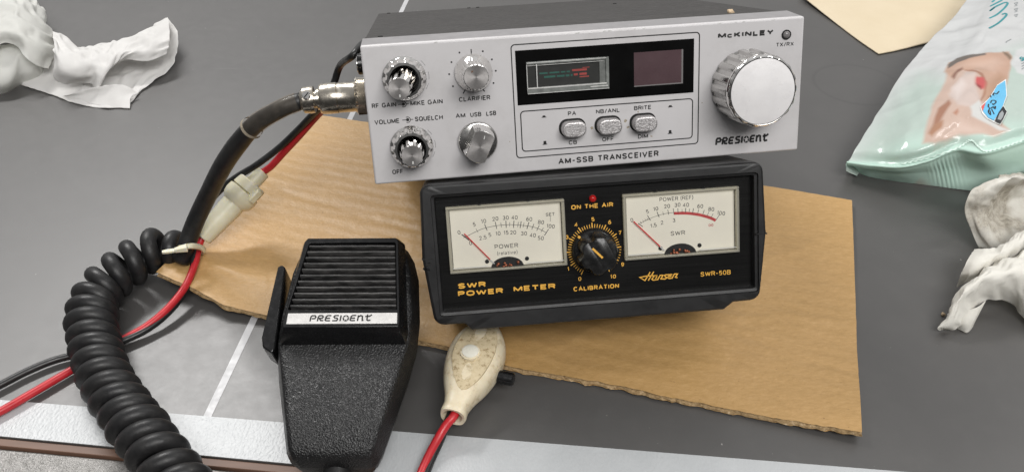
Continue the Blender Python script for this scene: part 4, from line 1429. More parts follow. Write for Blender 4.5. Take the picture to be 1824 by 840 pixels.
# ------------------------------------------------------------------ cords
def build_cords():
    # plug axis in radio space
    py_, pz_ = 37.3, -21.0
    root = thing('coiled_cord', 'black coiled microphone cord curling across the left side of the table', 'cord', Matrix.Translation(w_of(RADIO, (-2, py_, pz_)) * MM))
    O = w_of(RADIO, (-2, py_, pz_))

    def plug(prof, n=40, sm='y', teeth=0, depth=None):
        k = MB(sm).lathe(prof, (0, 0), n, teeth, depth)
        k.v = [tuple(w_of(RADIO, (-c, py_ + a, pz_ + b)) - O) for a, b, c in k.v]
        return k
    # knurled collar: staggered pyramids
    kn = MB()
    rings = []
    nk = 56
    for r_ in range(11):
        x = 0.4 + r_ * 0.5
        ring = []
        for i in range(nk):
            a = 2 * PI * i / nk
            bump = 0.3 if (i + r_) % 2 == 0 else -0.3
            if r_ in (0, 10):
                bump = -0.5
            ring.append((a, 8.3 + bump, x))
        rings.append([tuple(w_of(RADIO, (-x_, py_ + rr * math.cos(a), pz_ + rr * math.sin(a))) - O) for a, rr, x_ in ring])
    kn.rings(rings)
    pl = obj('plug', plug([(6.9, 5.2), (7.3, 5.6), (6.95, 6.2), (6.9, 13.6), (6.7, 13.9)]), M['nickel'], root, ang=30)
    obj('knurled_collar', kn, M['knurl'], pl)
    obj('rear_barrel', plug([(6.5, 13.7), (7.1, 14.1), (7.15, 20.8), (6.5, 22.0), (4.6, 22.3)]), M['nickel'], pl, ang=30)
    cl = obj('cord_clamp', plug([(4.9, 22.2), (4.9, 23.2), (3.9, 23.3), (3.9, 24.4), (6.1, 24.6), (6.3, 26.4), (6.0, 29.4), (5.2, 30.2), (4.8, 30.6)], 36), M['nickel'], pl, ang=30)
    k = MB('y').lathe([(2.0, 0), (2.0, 1.4), (1.6, 1.9)], (0, 0), 20)
    dirn = Vector((0, 0.45, 0.89)).normalized()
    sx = dirn.orthogonal().normalized()
    sy = dirn.cross(sx)
    k.v = [tuple(w_of(RADIO, Vector((-27.2, py_, pz_)) + dirn * (5.2 + c) + sx * a + sy * b) - O) for a, b, c in k.v]
    obj('clamp_screw', k, M['chrome'], cl)
    k = MB().box(-1.5, 1.5, -.25, .25, 1.85, 1.95)
    k.v = [tuple(w_of(RADIO, Vector((-27.2, py_, pz_)) + dirn * (5.2 + c) + sx * a + sy * b) - O) for a, b, c in k.v]
    obj('screw_slot', k, M['dark'], cl)
    # straight lead from the plug down to the coil
    e0 = w_of(RADIO, (-29.5, py_, pz_))
    e1 = w_of(RADIO, (-35, py_ - 1.4, pz_))
    lead = [e0, e1, at(495, 197, e0.z - 4), at(450, 226, e0.z - 14), at(404, 284, e0.z - 38), at(371, 346, 50), at(347, 397, 32), at(331, 440, 20), at(322, 465, 13)]
    lp = spline(lead, step=2.0)
    lr = [4.0 + 0.75 * min(1, max(0, (q_ - 8) / 14)) for q_ in range(len(lp))]
    obj('straight_lead', MB('all').tube([p - O for p in lp], lr, 20), M['rubber'], root)
    # clear sleeve on the first stretch
    acc, cut = 0.0, []
    for i in range(len(lp) - 1):
        acc += (lp[i + 1] - lp[i]).length
        if 0.5 < acc < 33:
            cut.append(lp[i + 1])
    rs = [4.45 + 0.75 * min(1, max(0, (i - 6) / 12)) + 0.12 * noise.noise(Vector((i * 0.5, 4, 0))) for i in range(len(cut))]
    rs[-1] = 5.5
    rs[-2] = 5.3
    slv = obj('clear_sleeve', MB('all').tube([p - O for p in cut], rs, 24, False), M['sleeve'], root)
    obj('sleeve_rim', MB('all').tube([p - O for p in cut[-2:]], [5.32, 5.52], 24, False), M['grime'], slv)
    # the coil
    ctr = [(x, y, z - 4.2 if z > 14 else z) for x, y, z in [(327, 436, 17), (303, 440, 18), (266, 448, 19), (236, 467, 19), (205, 491, 18), (178, 518, 17), (164, 549, 17), (164, 583, 17), (169, 611, 17), (176, 640, 17), (186, 669, 17), (201, 697, 17), (221, 726, 17), (241, 754, 17), (262, 783, 17), (290, 820, 17), (322, 860, 15), (350, 905, 10)]]
    cp = spline([at(*c) for c in ctr], step=0.6)
    s_ = [0.0]
    for i in range(len(cp) - 1):
        s_.append(s_[-1] + (cp[i + 1] - cp[i]).length)
    total = s_[-1]
    S = np.array(s_)
    X = np.array([[p.x, p.y, p.z] for p in cp])
    ds = 0.16
    ss = np.arange(0, total, ds)
    C = np.stack([np.interp(ss, S, X[:, i]) for i in range(3)], 1)
    pts = []
    nrm = Vector((0, 0, 1))
    ph = math.radians(200)
    Rc = 8.3
    for i, s0 in enumerate(ss):
        t = Vector(C[min(i + 3, len(C) - 1)] - C[max(i - 3, 0)]).normalized()
        nrm = (nrm - nrm.dot(t) * t).normalized()
        b = t.cross(nrm)
        pitch = 9.8 + 1.6 * math.exp(-((s0 - 22) / 26.0) ** 2) + 1.0 * noise.noise(Vector((s0 * 0.05, 1, 0)))
        ph += 2 * PI * ds / pitch
        rad = Rc * (1 + 0.09 * noise.noise(Vector((s0 * 0.06, 5, 0))))
        if s0 < 9:
            rad *= (0.25 + 0.75 * (s0 / 9.0))
        lean = 1.6 + 1.6 * noise.noise(Vector((s0 * 0.04, 9, 0)))
        pts.append(Vector(C[i]) + nrm * rad * math.cos(ph) - b * rad * math.sin(ph) + t * lean * math.sin(ph + 0.6))
    # even out to about 1.6 mm steps
    out = [pts[0]]
    for p in pts[1:]:
        if (p - out[-1]).length > 1.5:
            out.append(p)
    r_ = [4.25 * (1 + 0.035 * noise.noise(p * 0.08)) for p in out]
    obj('coil', MB('all').tube([p - O for p in out], r_, 16), M['rubber'], root)
    # from the coil's end to the microphone
    tail = w_of(MIC, (1.0, -17, -14.2))
    q_ = out[-1]
    tp = spline([q_, Vector((q_.x + 10, q_.y - 12, 7)), Vector((q_.x + 28, q_.y - 24, 4)), Vector((tail.x - 20, tail.y - 30, 4)), tail + Vector((-3, -13, -1)), tail], step=2)
    obj('cord_tail', MB('all').tube([p - O for p in tp], 4.4, 16), M['rubber'], root)

    # power lead: red and black wires with an in-line fuse holder
    rad = 2.0
    P0 = at(470, 303, 40)
    root2 = thing('power_lead', 'red and black power wires with milky plastic fuse holder, crossing under the coil', 'cable', Matrix.Translation(Vector((P0.x, P0.y, 0)) * MM))
    O2 = Vector((P0.x, P0.y, 0))
    bw = [w_of(RADIO, (3, 57, -120)), w_of(RADIO, (-3, 56.5, -66)), w_of(RADIO, (-7, 53, -50)), at(606, 117, 108), at(595, 148, 98), at(580, 180, 90), at(553, 208, 78), at(528, 234, 68), at(495, 265, 58), at(455, 295, 50), at(425, 313, 44), at(398, 333, 38), at(372, 362, 31), at(355, 395, 24), at(347, 430, 18), at(346, 462, 14), at(338, 498, 10), at(318, 535, 7), at(289, 566, 5), at(255, 590, 4), at(205, 612, 3.5), at(150, 628, 3), at(100, 640, 3), at(50, 660, 3), at(-5, 688, 3), at(-60, 715, 3), at(-180, 770, 2.5), at(-330, 810, 2.5), at(-520, 830, 2.5)]
    obj('black_wire', MB('all').tube([p - O2 for p in spline(bw, step=2.5)], 1.85, 14), M['blackwire'], root2)
    fa, fb = at(467, 307, 43), at(361, 423, 19)      # ends of the fuse holder's body line
    rw = [at(700, 150, 78), at(655, 158, 84), at(608, 178, 88), at(580, 192, 84), at(563, 208, 76), at(532, 243, 64), at(504, 273, 54), at(482, 297, 47), fa]
    obj('red_wire', MB('all').tube([p - O2 for p in spline(rw, step=2.5)], rad, 14), M['redwire'], root2)
    d = (fb - fa).normalized()
    rw2 = [fb - d * 4, fb + d * 1, at(354, 440, 16), at(347, 470, 13), at(330, 510, 10), at(300, 548, 7.5), at(262, 580, 5), at(220, 604, 3.5), at(170, 634, 3), at(120, 663, 3), at(60, 698, 3), at(-5, 735, 3), at(-70, 765, 3), at(-200, 805, 2.5), at(-360, 840, 2.5), at(-540, 856, 2.5)]
    obj('red_wire', MB('all').tube([p - O2 for p in spline(rw2, step=2.5)], rad, 14), M['redwire'], root2)
    ax = (fb - fa)
    L = ax.length
    d = ax.normalized()
    u = (Vector((0, 0, 1)) - d.z * d).normalized()
    v = d.cross(u)

    def along(prof, n=36):
        k = MB('y').lathe(prof, (0, 0), n)
        k.v = [tuple(fa + d * c + u * a + v * b - O2) for a, b, c in k.v]
        return k
    q = L / 60.0
    fh = obj('fuse_holder', along([(4.3, 20 * q), (6.3, 20.5 * q), (6.4, 24 * q), (6.6, 34 * q), (5.5, 56 * q), (5.2, 59.5 * q), (4.6, 60.2 * q)]), M['nylon'], root2, ang=40)
    obj('holder_cap', along([(3.2, -1 * q), (4.2, -0.4 * q), (4.3, 9.5 * q), (5.2, 10.5 * q), (5.2, 12 * q)]), M['nylon'], fh, ang=40)
    kk = along([(8.0, 9.5 * q), (8.6, 10.3 * q), (8.6, 16.5 * q), (7.0, 17.0 * q), (9.2, 18.0 * q), (9.4, 22.0 * q), (8.8, 26 * q), (6.9, 28.5 * q)])
    obj('bayonet_collar', kk, M['nylon'], fh, ang=40)
    lug = MB().box(-2.2, 2.2, -10.6, -6, 11 * q, 21 * q)
    lug.v = [tuple(fa + d * c + u * a + v * b - O2) for a, b, c in lug.v]
    obj('bayonet_lug', lug, M['nylon'], fh, bevel=0.8)

    # cable tie round lead and wires
    tr = thing('cable_tie', 'small cream cable tie binding the thick lead to the thin wires', 'cable tie', Matrix.Translation(at(330, 445, 15) * MM))
    O3 = at(330, 445, 15)
    loop = [at(313, 444, 16), at(322, 441, 26), at(340, 438, 26), at(356, 440, 20), at(364, 447, 14), at(355, 452, 9), at(335, 455, 5), at(318, 452, 8)]
    lpt = spline(loop + [loop[0]], step=1.2)
    band = MB('all')
    rings = []
    for i, p in enumerate(lpt):
        t = (lpt[(i + 1) % len(lpt)] - lpt[i - 1]).normalized()
        wdir = (at(337, 460, 15) - at(345, 435, 15)).normalized()
        wdir = (wdir - wdir.dot(t) * t).normalized()
        nn = t.cross(wdir)
        rings.append([tuple(p - O3 + wdir * a * 1.5 + nn * b * 0.6) for a, b in ((-1, -1), (1, -1), (1, 1), (-1, 1))])
    band.rings(rings, closed=False)
    obj('strap', band, M['nylon'], tr)
    hd = MB()
    c = at(322, 443.5, 27)
    a_ = (at(340, 439, 27) - at(300, 447, 27)).normalized()
    b_ = Vector((0, 0, 1)).cross(a_)
    hv = []
    for x, y, z in [(x, y, z) for z in (-1.6, 1.8) for y in (-2.0, 2.0) for x in (-3.2, 3.4)]:
        k_ = 0.6 if x < 0 else 1.0
        hv.append(tuple(c + a_ * x + b_ * y * k_ + Vector((0, 0, z * k_)) - O3))
    hd.add(hv, [(0, 2, 3, 1), (4, 5, 7, 6), (0, 1, 5, 4), (2, 6, 7, 3), (0, 4, 6, 2), (1, 3, 7, 5)])
    hh = obj('tie_head', hd, M['nylon'], tr, bevel=0.5)
    tl = MB()
    t0 = c + a_ * -2.5
    t1 = at(289, 449, 27)
    for p, wd in ((t0, 1.1), (t0.lerp(t1, .6), 1.2), (t1, 0.9)):
        pass
    tl.rings([[tuple(p + b_ * s1 * wd + Vector((0, 0, s2 * .55)) - O3) for s1, s2 in ((-1, -1), (1, -1), (1, 1), (-1, 1))] for p, wd in ((t0, 1.1), (t0.lerp(t1, .6), 1.3), (t1, 0.9))])
    obj('tie_tail', tl, M['nylon'], tr)


# ------------------------------------------------------------------ in-line switch under the meter
def build_switch():
    a, b = at(806, 742, 11), at(868, 588, 13)
    O = at(806, 742, 0)
    root = thing('inline_switch', 'aged cream in-line switch with grimy oval inset and black stub, lying below the meter', 'switch', Matrix.Translation(O * MM))
    d = (b - a); L = d.length; d.normalize()
    up = (Vector((0, 0, 1)) - d.z * d).normalized()
    sd = d.cross(up)                                # to the right
    W = [(0.0, 5.6, 5.2), (0.03, 6.0, 5.6), (0.10, 5.9, 5.4), (0.2, 7.4, 6.2), (0.34, 10.6, 8.2), (0.5, 13.0, 9.6), (0.66, 13.7, 10.0), (0.8, 12.6, 9.8), (0.92, 9.4, 9.0), (1.0, 6.2, 7.6), (1.08, 4.6, 6.0), (1.2, 4.4, 5.6)]
    wp = spline([(x, y, z) for x, y, z in W], n=4)
    rings = []
    n = 40
    for t, w_, h_ in [(p.x, p.y, p.z) for p in wp]:
        ring = []
        for i in range(n):
            th = 2 * PI * i / n
            cs, sn = math.cos(th), math.sin(th)
            ex = 2.0 / 2.7
            x = w_ * math.copysign(abs(cs) ** ex, cs)
            z = h_ * math.copysign(abs(sn) ** ex, sn)
            ring.append(tuple(a + d * (t * L) + sd * x + up * z - O))
        rings.append(ring)
    # hollow mouth at the wire end
    mouth = [[tuple(a + d * q + sd * (r * math.cos(2 * PI * i / n)) + up * (r * 0.9 * math.sin(2 * PI * i / n)) - O) for i in range(n)] for r, q in ((3.2, 7.0), (3.9, 3.0), (4.4, 0.3))]
    body = obj('body', MB('y').rings(mouth + rings), M['cream'], root, ang=50)
    # inset: long octagon lying on top
    ins = [(0.2, 1.0), (0.235, 4.0), (0.36, 7.8), (0.56, 10.0), (0.76, 9.2), (0.9, 5.6), (0.95, 0), (0.9, -5.0), (0.74, -8.4), (0.55, -9.4), (0.36, -6.0), (0.235, -1.6)]
    zt = lambda t: float(np.interp(t, [w0[0] for w0 in W], [w0[2] for w0 in W]))
    k = MB('y')
    P = spline([(t, x, 0) for t, x in ins] + [(ins[0][0], ins[0][1], 0)], n=4)[:-1]
    ring0, ring1, ring2 = [], [], []
    for p in P:
        zz = zt(p.x)
        base = a + d * (p.x * L) + sd * p.y
        cen = a + d * (0.57 * L)
        inn = cen + (base - cen) * 0.95
        drop = 0.11 * (abs(p.y) / 10.0) ** 2 * 10
        ring0.append(tuple(base + up * (zz - 2.2) - O))
        ring1.append(tuple(base + up * (zz + 0.1 - drop * .75) - O))
        ring2.append(tuple(inn + up * (zz + 0.55 - drop * .7) - O))
    k.rings([ring0, ring1, ring2], False, False)
    cenp = len(k.v)
    k.v.append(tuple(a + d * (0.57 * L) + up * (zt(0.57) + 0.75) - O))
    b2 = 2 * len(P)
    k.f += [(b2 + i, b2 + (i + 1) % len(P), cenp) for i in range(len(P))]
    obj('inset', k, M['inset'], root, ang=40)
    kb = MB('y').lathe([(4.7, -1.0), (4.7, 0.2), (4.2, 0.35)], (0, 0), 36)
    lc = a + d * (0.55 * L) + sd * -0.6 + up * (zt(0.55) + 0.75)
    kb.v = [tuple(lc + sd * x + d * y + up * (z + .1) - O) for x, y, z in kb.v]
    rg = obj('button_ring', kb, M['cream'], root)
    kb = MB('y').lathe([(3.9, 0), (3.9, 0.75), (3.4, 0.95)], (0, 0), 36)
    kb.v = [tuple(lc + sd * x + d * y + up * (z + .1) - O) for x, y, z in kb.v]
    obj('button', kb, M['milk_button'], root)
    kb = MB('y').lathe([(3.1, 9.5), (3.1, 11.5), (2.6, 11.7), (2.6, 13.0), (3.2, 13.2), (3.2, 20.0), (2.6, 20.6)], (0, 0), 28)
    sc_ = a + d * (0.53 * L) + up * -1.5
    kb.v = [tuple(sc_ + sd * z + d * x + up * y - O) for x, y, z in kb.v]
    obj('stub', kb, M['gloss_black'], root, ang=40)
    # pair of wires
    r1 = [a + d * 8 + up * 0.5 + sd * 0.8, a + up * 0.8 + sd * 0.6, at(795, 756, 9.5), at(779, 782, 6), at(763, 812, 4), at(748, 846, 3), at(732, 885, 2), at(705, 960, 1), at(660, 1080, 1), at(590, 1200, 1)]
    r2 = [a + d * 8 + up * -1 + sd * -1.5, a + up * -1.2 + sd * -1.6, at(794, 760, 7), at(781, 790, 4), at(768, 818, 2.6), at(755, 850, 2.4), at(740, 890, 1), at(716, 960, 0.5), at(676, 1080, 0.5), at(606, 1200, 0.5)]
    obj('red_wire', MB('all').tube([p - O for p in spline(r1, step=1.5)], 2.0, 14), M['redwire'], root)
    obj('black_wire', MB('all').tube([p - O for p in spline(r2, step=1.5)], 1.9, 14), M['blackwire'], root)


# ------------------------------------------------------------------ soft sheets
def net(rows, nu, nv):
    """smooth grid through a net of (px, py, z) rows (near row first)"""
    R_ = [[np.array(at(*p)) for p in r] for r in rows]
    R_ = [spline_n(r, nu) for r in R_]
    cols = []
    for i in range(nu + 1):
        cols.append(spline_n([r[i] for r in R_], nv))
    return [[cols[i][j] for i in range(nu + 1)] for j in range(nv + 1)]


def spline_n(P, n):
    P = [np.array(p, float) for p in P]
    m = len(P) - 1
    Q = [2 * P[0] - P[1]] + P + [2 * P[-1] - P[-2]]
    out = []
    for k in range(n + 1):
        t = k / n * m
        i = min(int(t), m - 1)
        t -= i
        a, b, c, d = Q[i], Q[i + 1], Q[i + 2], Q[i + 3]
        out.append(0.5 * ((2 * b) + (c - a) * t + (2 * a - 5 * b + 4 * c - d) * t * t + (3 * b - a - 3 * c + d) * t ** 3))
    return out


def ridged(p, oct_=4):
    s, amp, f = 0.0, 1.0, 1.0
    for _ in range(oct_):
        s += amp * (1 - 2 * abs(noise.noise(p * f)))
        amp *= 0.5
        f *= 2.1
    return s


def facets(p):
    """crumple: flat facets meeting in sharp ridges"""
    d = noise.voronoi(p)[0]
    return (d[1] - d[0])


def crumple(G, ex, seed, iters=140, pull=0.02, bend=0.3, amp=0.8, wl=0.11, zmin=0.4):
    """a sheet a little too large for its shape buckles into creases: relax its edges towards ex times their length"""
    G = np.asarray(G, float)
    du, dv = np.gradient(G, axis=1), np.gradient(G, axis=0)
    N = np.cross(du, dv)
    N /= np.linalg.norm(N, axis=2, keepdims=True) + 1e-9
    nz = np.array([[noise.noise(Vector((p[0] * wl, p[1] * wl, p[2] * wl + seed))) + 0.5 * noise.noise(Vector((p[0] * wl * 2.3, p[1] * wl * 2.3, seed + 9))) for p in r] for r in G])
    X = G + N * (amp * nz)[..., None]
    sl = [((slice(None), slice(0, -1)), (slice(None), slice(1, None)), 1.0), ((slice(0, -1), slice(None)), (slice(1, None), slice(None)), 1.0),
          ((slice(0, -1), slice(0, -1)), (slice(1, None), slice(1, None)), 0.5), ((slice(0, -1), slice(1, None)), (slice(1, None), slice(0, -1)), 0.5),
          ((slice(None), slice(0, -2)), (slice(None), slice(2, None)), bend), ((slice(0, -2), slice(None)), (slice(2, None), slice(None)), bend),
          ((slice(None), slice(0, -4)), (slice(None), slice(4, None)), bend * 0.5), ((slice(0, -4), slice(None)), (slice(4, None), slice(None)), bend * 0.5)]
    rest = [np.linalg.norm(G[b] - G[a], axis=2) * ex for a, b, k in sl]
    for it in range(iters):
        C = (G - X) * pull * 3
        for (a, b, k), L in zip(sl, rest):
            d = X[b] - X[a]
            l = np.linalg.norm(d, axis=2) + 1e-9
            c = d * (0.5 * k * (l - L) / l)[..., None]
            C[a] += c
            C[b] -= c
        X = X + C / 3.0
        X[..., 2] = np.maximum(X[..., 2], zmin)
    return X


def upsample(D, shape, k):
    """spread a coarse grid of offsets smoothly over a finer one"""
    nv, nu = shape
    yi = np.linspace(0, D.shape[0] - 1, nv)
    xi = np.linspace(0, D.shape[1] - 1, nu)

    def cubic(A, t, axis):
        A = np.moveaxis(A, axis, 0)
        n = A.shape[0] - 1
        i = np.minimum(t.astype(int), n - 1)
        f = (t - i)[:, None, None]
        a, b, c, d = A[np.maximum(i - 1, 0)], A[i], A[i + 1], A[np.minimum(i + 2, n)]
        r = 0.5 * (2 * b + (c - a) * f + (2 * a - 5 * b + 4 * c - d) * f * f + (3 * b - a - 3 * c + d) * f ** 3)
        return np.moveaxis(r, 0, axis)
    return cubic(cubic(D, yi, 0), xi, 1)


def crumple_big(G, ex, seed, k=5, pull=0.006, bend=0.25, amp=2.5, wl=0.055, zmin=0.4, fine=1.015):
    """large creases first, small ones on top"""
    nv, nu = G.shape[:2]
    yi = np.linspace(0, nv - 1, max(6, nv // k)).round().astype(int)
    xi = np.linspace(0, nu - 1, max(6, nu // k)).round().astype(int)
    Gc = G[np.ix_(yi, xi)]
    D = crumple(Gc, ex, seed, 220, pull, bend, amp, wl, zmin) - Gc
    G2 = G + upsample(D, (nv, nu), k)
    G2[..., 2] = np.maximum(G2[..., 2], zmin)
    return crumple(G2, fine, seed + 31, 50, 0.03, 0.4, 0.25, 0.2, zmin)


def grid_to(mb, X):
    base = len(mb.v)
    nv, nu = X.shape[0] - 1, X.shape[1] - 1
    mb.v += [tuple(p) for p in X.reshape(-1, 3)]
    W = nu + 1
    for j in range(nv):
        for i in range(nu):
            mb.f.append((base + j * W + i, base + j * W + i + 1, base + (j + 1) * W + i + 1, base + (j + 1) * W + i))


def sheet(mb, rows, nu=70, nv=50, ex=1.08, seed=0, pull=0.006, bend=0.25, amp=2.5, wl=0.055, zmin=0.4, rag=0.5, k=5):
    G = np.array(net(rows, nu, nv))
    # a slightly ragged outline
    for (jj, ii) in [(0, i) for i in range(nu + 1)] + [(nv, i) for i in range(nu + 1)] + [(j, 0) for j in range(nv + 1)] + [(j, nu) for j in range(nv + 1)]:
        p = G[jj, ii]
        G[jj, ii, 0] += rag * noise.noise(Vector((p[0] * .25, p[1] * .25, seed + 3)))
        G[jj, ii, 1] += rag * noise.noise(Vector((p[0] * .25, p[1] * .25, seed + 6)))
    grid_to(mb, crumple_big(G, ex, seed, k, pull, bend, amp, wl, zmin))
    return mb


def solid(o, t):
    s = o.modifiers.new('thickness', 'SOLIDIFY')
    s.thickness = t * MM
    s.offset = 0
    return o


def build_wipes():
    # white wipe: the sheet on the table, an overhanging fold above it, a lap in front
    mb = MB('all')
    sheet(mb, [[(43, 150, 2), (90, 164, 1.5), (140, 181, 1), (195, 189, 1), (231, 180, 1), (246, 165, 1)],
               [(50, 125, 6), (110, 140, 4), (160, 150, 3), (215, 145, 2), (250, 148, 2), (268, 147, 2)],
               [(60, 95, 14), (120, 115, 9), (180, 125, 4), (230, 120, 3), (275, 118, 3), (300, 120, 3)],
               [(70, 70, 14), (130, 95, 10), (190, 105, 5), (240, 98, 6), (285, 92, 7), (311, 92, 8)],
               [(85, 56, 12), (135, 84, 8), (190, 85, 5), (245, 75, 9), (290, 62, 13), (313, 60, 15)],
               [(100, 60, 6), (136, 83, 3), (185, 78, 3), (240, 66, 8), (285, 44, 15), (298, 36, 18)]], 110, 80, 1.06, 2.0, 0.01, 0.2, 1.2)
    sheet(mb, [[(96, 104, 24), (103, 138, 14), (130, 147, 10), (160, 147, 9), (176, 152, 9), (190, 130, 13), (222, 108, 16), (262, 106, 16), (294, 94, 17)],
               [(97, 92, 29), (112, 118, 24), (140, 128, 20), (165, 126, 18), (184, 128, 17), (205, 112, 19), (232, 96, 21), (266, 90, 21), (296, 80, 21)],
               [(97, 76, 30), (114, 92, 28), (142, 103, 25), (168, 104, 22), (192, 103, 21), (214, 92, 22), (240, 80, 23), (270, 72, 24), (297, 62, 24)],
               [(96, 62, 25), (113, 70, 25), (140, 86, 20), (165, 88, 17), (190, 84, 17), (215, 76, 19), (240, 68, 22), (270, 54, 24), (296, 38, 25)],
               [(97, 58, 10), (114, 66, 12), (138, 82, 6), (165, 82, 5), (190, 79, 6), (215, 72, 8), (240, 64, 12), (268, 50, 17), (293, 36, 21)]], 120, 60, 1.11, 5.0, 0.008, 0.08, 1.8)
    sheet(mb, [[(112, 172, 1), (150, 182, 1), (200, 190, 1), (229, 192, 1)],
               [(128, 168, 5), (165, 166, 6), (205, 168, 6), (232, 172, 4)],
               [(146, 160, 8), (172, 156, 10), (215, 152, 10), (245, 166, 4)]], 70, 34, 1.06, 7.0, 0.01, 0.2, 1.0)
    o = obj('wipe', mb, M['white_wipe'])
    tag(o, 'clean bright white wipe spread out with an upturned end, on the grey table', 'wipe', 'wipes left lying on the table')
    solid(o, 0.3)
    # greyish bunched one behind it: a big upper fold and a lower lobe tucked under it
    mb = MB('all')
    sheet(mb, [[(-60, 162, 2), (-20, 168, 1), (12, 163, 1), (32, 153, 1), (52, 145, 2), (78, 136, 3)],
               [(-60, 140, 14), (-20, 146, 12), (14, 142, 12), (36, 130, 12), (60, 124, 11), (86, 118, 7)],
               [(-60, 110, 24), (-20, 112, 22), (16, 108, 21), (40, 100, 21), (66, 98, 18), (94, 98, 12)],
               [(-60, 80, 28), (-20, 84, 27), (18, 80, 26), (44, 74, 26), (70, 72, 24), (95, 76, 15)]], 110, 70, 1.08, 11.0, 0.006, 0.12, 2.4, 0.035, k=7)
    sheet(mb, [[(-60, 84, 30), (-20, 82, 32), (8, 74, 33), (28, 80, 31), (48, 96, 27), (66, 108, 21), (86, 116, 14)],
               [(-60, 60, 38), (-20, 58, 39), (10, 54, 39), (32, 58, 38), (54, 70, 33), (74, 84, 26), (95, 92, 16)],
               [(-60, 25, 40), (-20, 26, 40), (14, 26, 40), (36, 32, 38), (58, 44, 33), (78, 56, 26), (94, 66, 17)],
               [(-60, -10, 38), (-20, -8, 38), (18, -4, 37), (40, 6, 35), (58, 20, 31), (72, 30, 26), (82, 40, 19)],
               [(-60, -60, 10), (-20, -50, 12), (24, -36, 14), (44, -20, 16), (60, -4, 18), (70, 8, 18), (79, 18, 16)]], 120, 100, 1.09, 13.0, 0.006, 0.12, 2.8, 0.035, k=7)
    o = obj('wipe', mb, M['grey_wipe'])
    tag(o, 'bunched up pale wipe with deep folds heaped beside the clean spread out white one', 'wipe', 'wipes left lying on the table')
    solid(o, 0.3)
    # soiled wipe at the right: a cupped flap, a flat twisted band and two loose ends
    mb = MB('all')
    sheet(mb, [[(1744, 438, 4), (1775, 441, 7), (1805, 432, 11), (1850, 436, 14), (1920, 440, 12)],
               [(1732, 408, 12), (1762, 416, 12), (1800, 412, 10), (1850, 410, 11), (1920, 405, 12)],
               [(1723, 375, 22), (1752, 382, 19), (1790, 386, 9), (1850, 380, 8), (1920, 370, 10)],
               [(1728, 352, 30), (1756, 360, 27), (1790, 362, 12), (1850, 350, 9), (1920, 340, 12)],
               [(1745, 332, 35), (1768, 340, 34), (1795, 338, 24), (1850, 326, 20), (1920, 312, 20)],
               [(1776, 318, 36), (1794, 318, 38), (1820, 314, 36), (1850, 306, 34), (1920, 292, 30)],
               [(1782, 312, 20), (1800, 310, 20), (1825, 306, 18), (1850, 298, 16), (1920, 284, 14)]], 110, 100, 1.08, 4.0, 0.006, 0.15, 1.8, 0.05)
    n0 = len(mb.v)
    sheet(mb, [[(1706, 508, 2), (1724, 500, 8), (1752, 486, 12), (1795, 462, 15), (1850, 432, 16)],
               [(1714, 486, 12), (1736, 480, 17), (1766, 466, 20), (1805, 444, 23), (1850, 414, 22)],
               [(1727, 462, 18), (1746, 458, 21), (1776, 450, 23), (1807, 428, 24), (1850, 402, 22)],
               [(1736, 444, 14), (1756, 443, 19), (1783, 437, 20), (1812, 416, 20), (1850, 392, 16)]], 100, 60, 1.075, 6.0, 0.006, 0.12, 1.7, 0.05)
    sheet(mb, [[(1676, 586, 1.5), (1702, 582, 3), (1724, 562, 7), (1757, 536, 9), (1800, 540, 6), (1830, 570, 4), (1880, 620, 3)],
               [(1673, 580, 5), (1694, 572, 8), (1716, 545, 13), (1752, 518, 17), (1800, 512, 18), (1836, 535, 14), (1890, 580, 10)],
               [(1686, 567, 7), (1697, 548, 13), (1722, 520, 19), (1760, 496, 23), (1808, 486, 25), (1845, 495, 23), (1900, 520, 18)],
               [(1690, 556, 6), (1700, 533, 12), (1728, 506, 18), (1765, 480, 22), (1812, 466, 24), (1850, 462, 22), (1900, 470, 18)],
               [(1696, 545, 3), (1706, 522, 9), (1736, 496, 14), (1771, 470, 18), (1816, 452, 20), (1850, 440, 18), (1900, 440, 14)]], 130, 80, 1.08, 8.0, 0.006, 0.12, 1.8, 0.05)
    sheet(mb, [[(1706, 584, 1), (1716, 588, 1), (1724, 590, 1), (1732, 580, 2)],
               [(1708, 572, 5), (1720, 574, 6), (1732, 572, 6), (1742, 560, 7)],
               [(1716, 555, 9), (1728, 552, 10), (1740, 548, 11), (1754, 538, 12)]], 36, 30, 1.08, 12.0, 0.01, 0.2, 1.0)
    o = obj('wipe', mb, M['used_wipe'])
    a = o.data.attributes.new('soil', 'FLOAT', 'POINT')
    vals = [1.0 if i < n0 else 0.15 for i in range(len(o.data.vertices))]
    a.data.foreach_set('value', vals)
    tag(o, 'crumpled soiled wipe with grey dirt marks in front of the green packet', 'wipe', 'wipes left lying on the table')
    solid(o, 0.35)


def inside_soft(P, poly, soft):
    """0..1 mask of points inside a polygon with a soft rim (numpy)"""
    poly = np.array(poly)
    n = len(poly)
    x, y = P[:, 0], P[:, 1]
    ins = np.zeros(len(P), bool)
    dist = np.full(len(P), 1e9)
    for i in range(n):
        a, b = poly[i], poly[(i + 1) % n]
        cond = ((a[1] > y) != (b[1] > y))
        xx = (b[0] - a[0]) * (y - a[1]) / (b[1] - a[1] + 1e-12) + a[0]
        ins ^= cond & (x < xx)
        e = b - a
        t = np.clip(((P - a) @ e) / (e @ e + 1e-12), 0, 1)
        dist = np.minimum(dist, np.linalg.norm(P - (a + t[:, None] * e), axis=1))
    sd = np.where(ins, dist, -dist)
    return np.clip(sd / soft * 0.5 + 0.5, 0, 1)


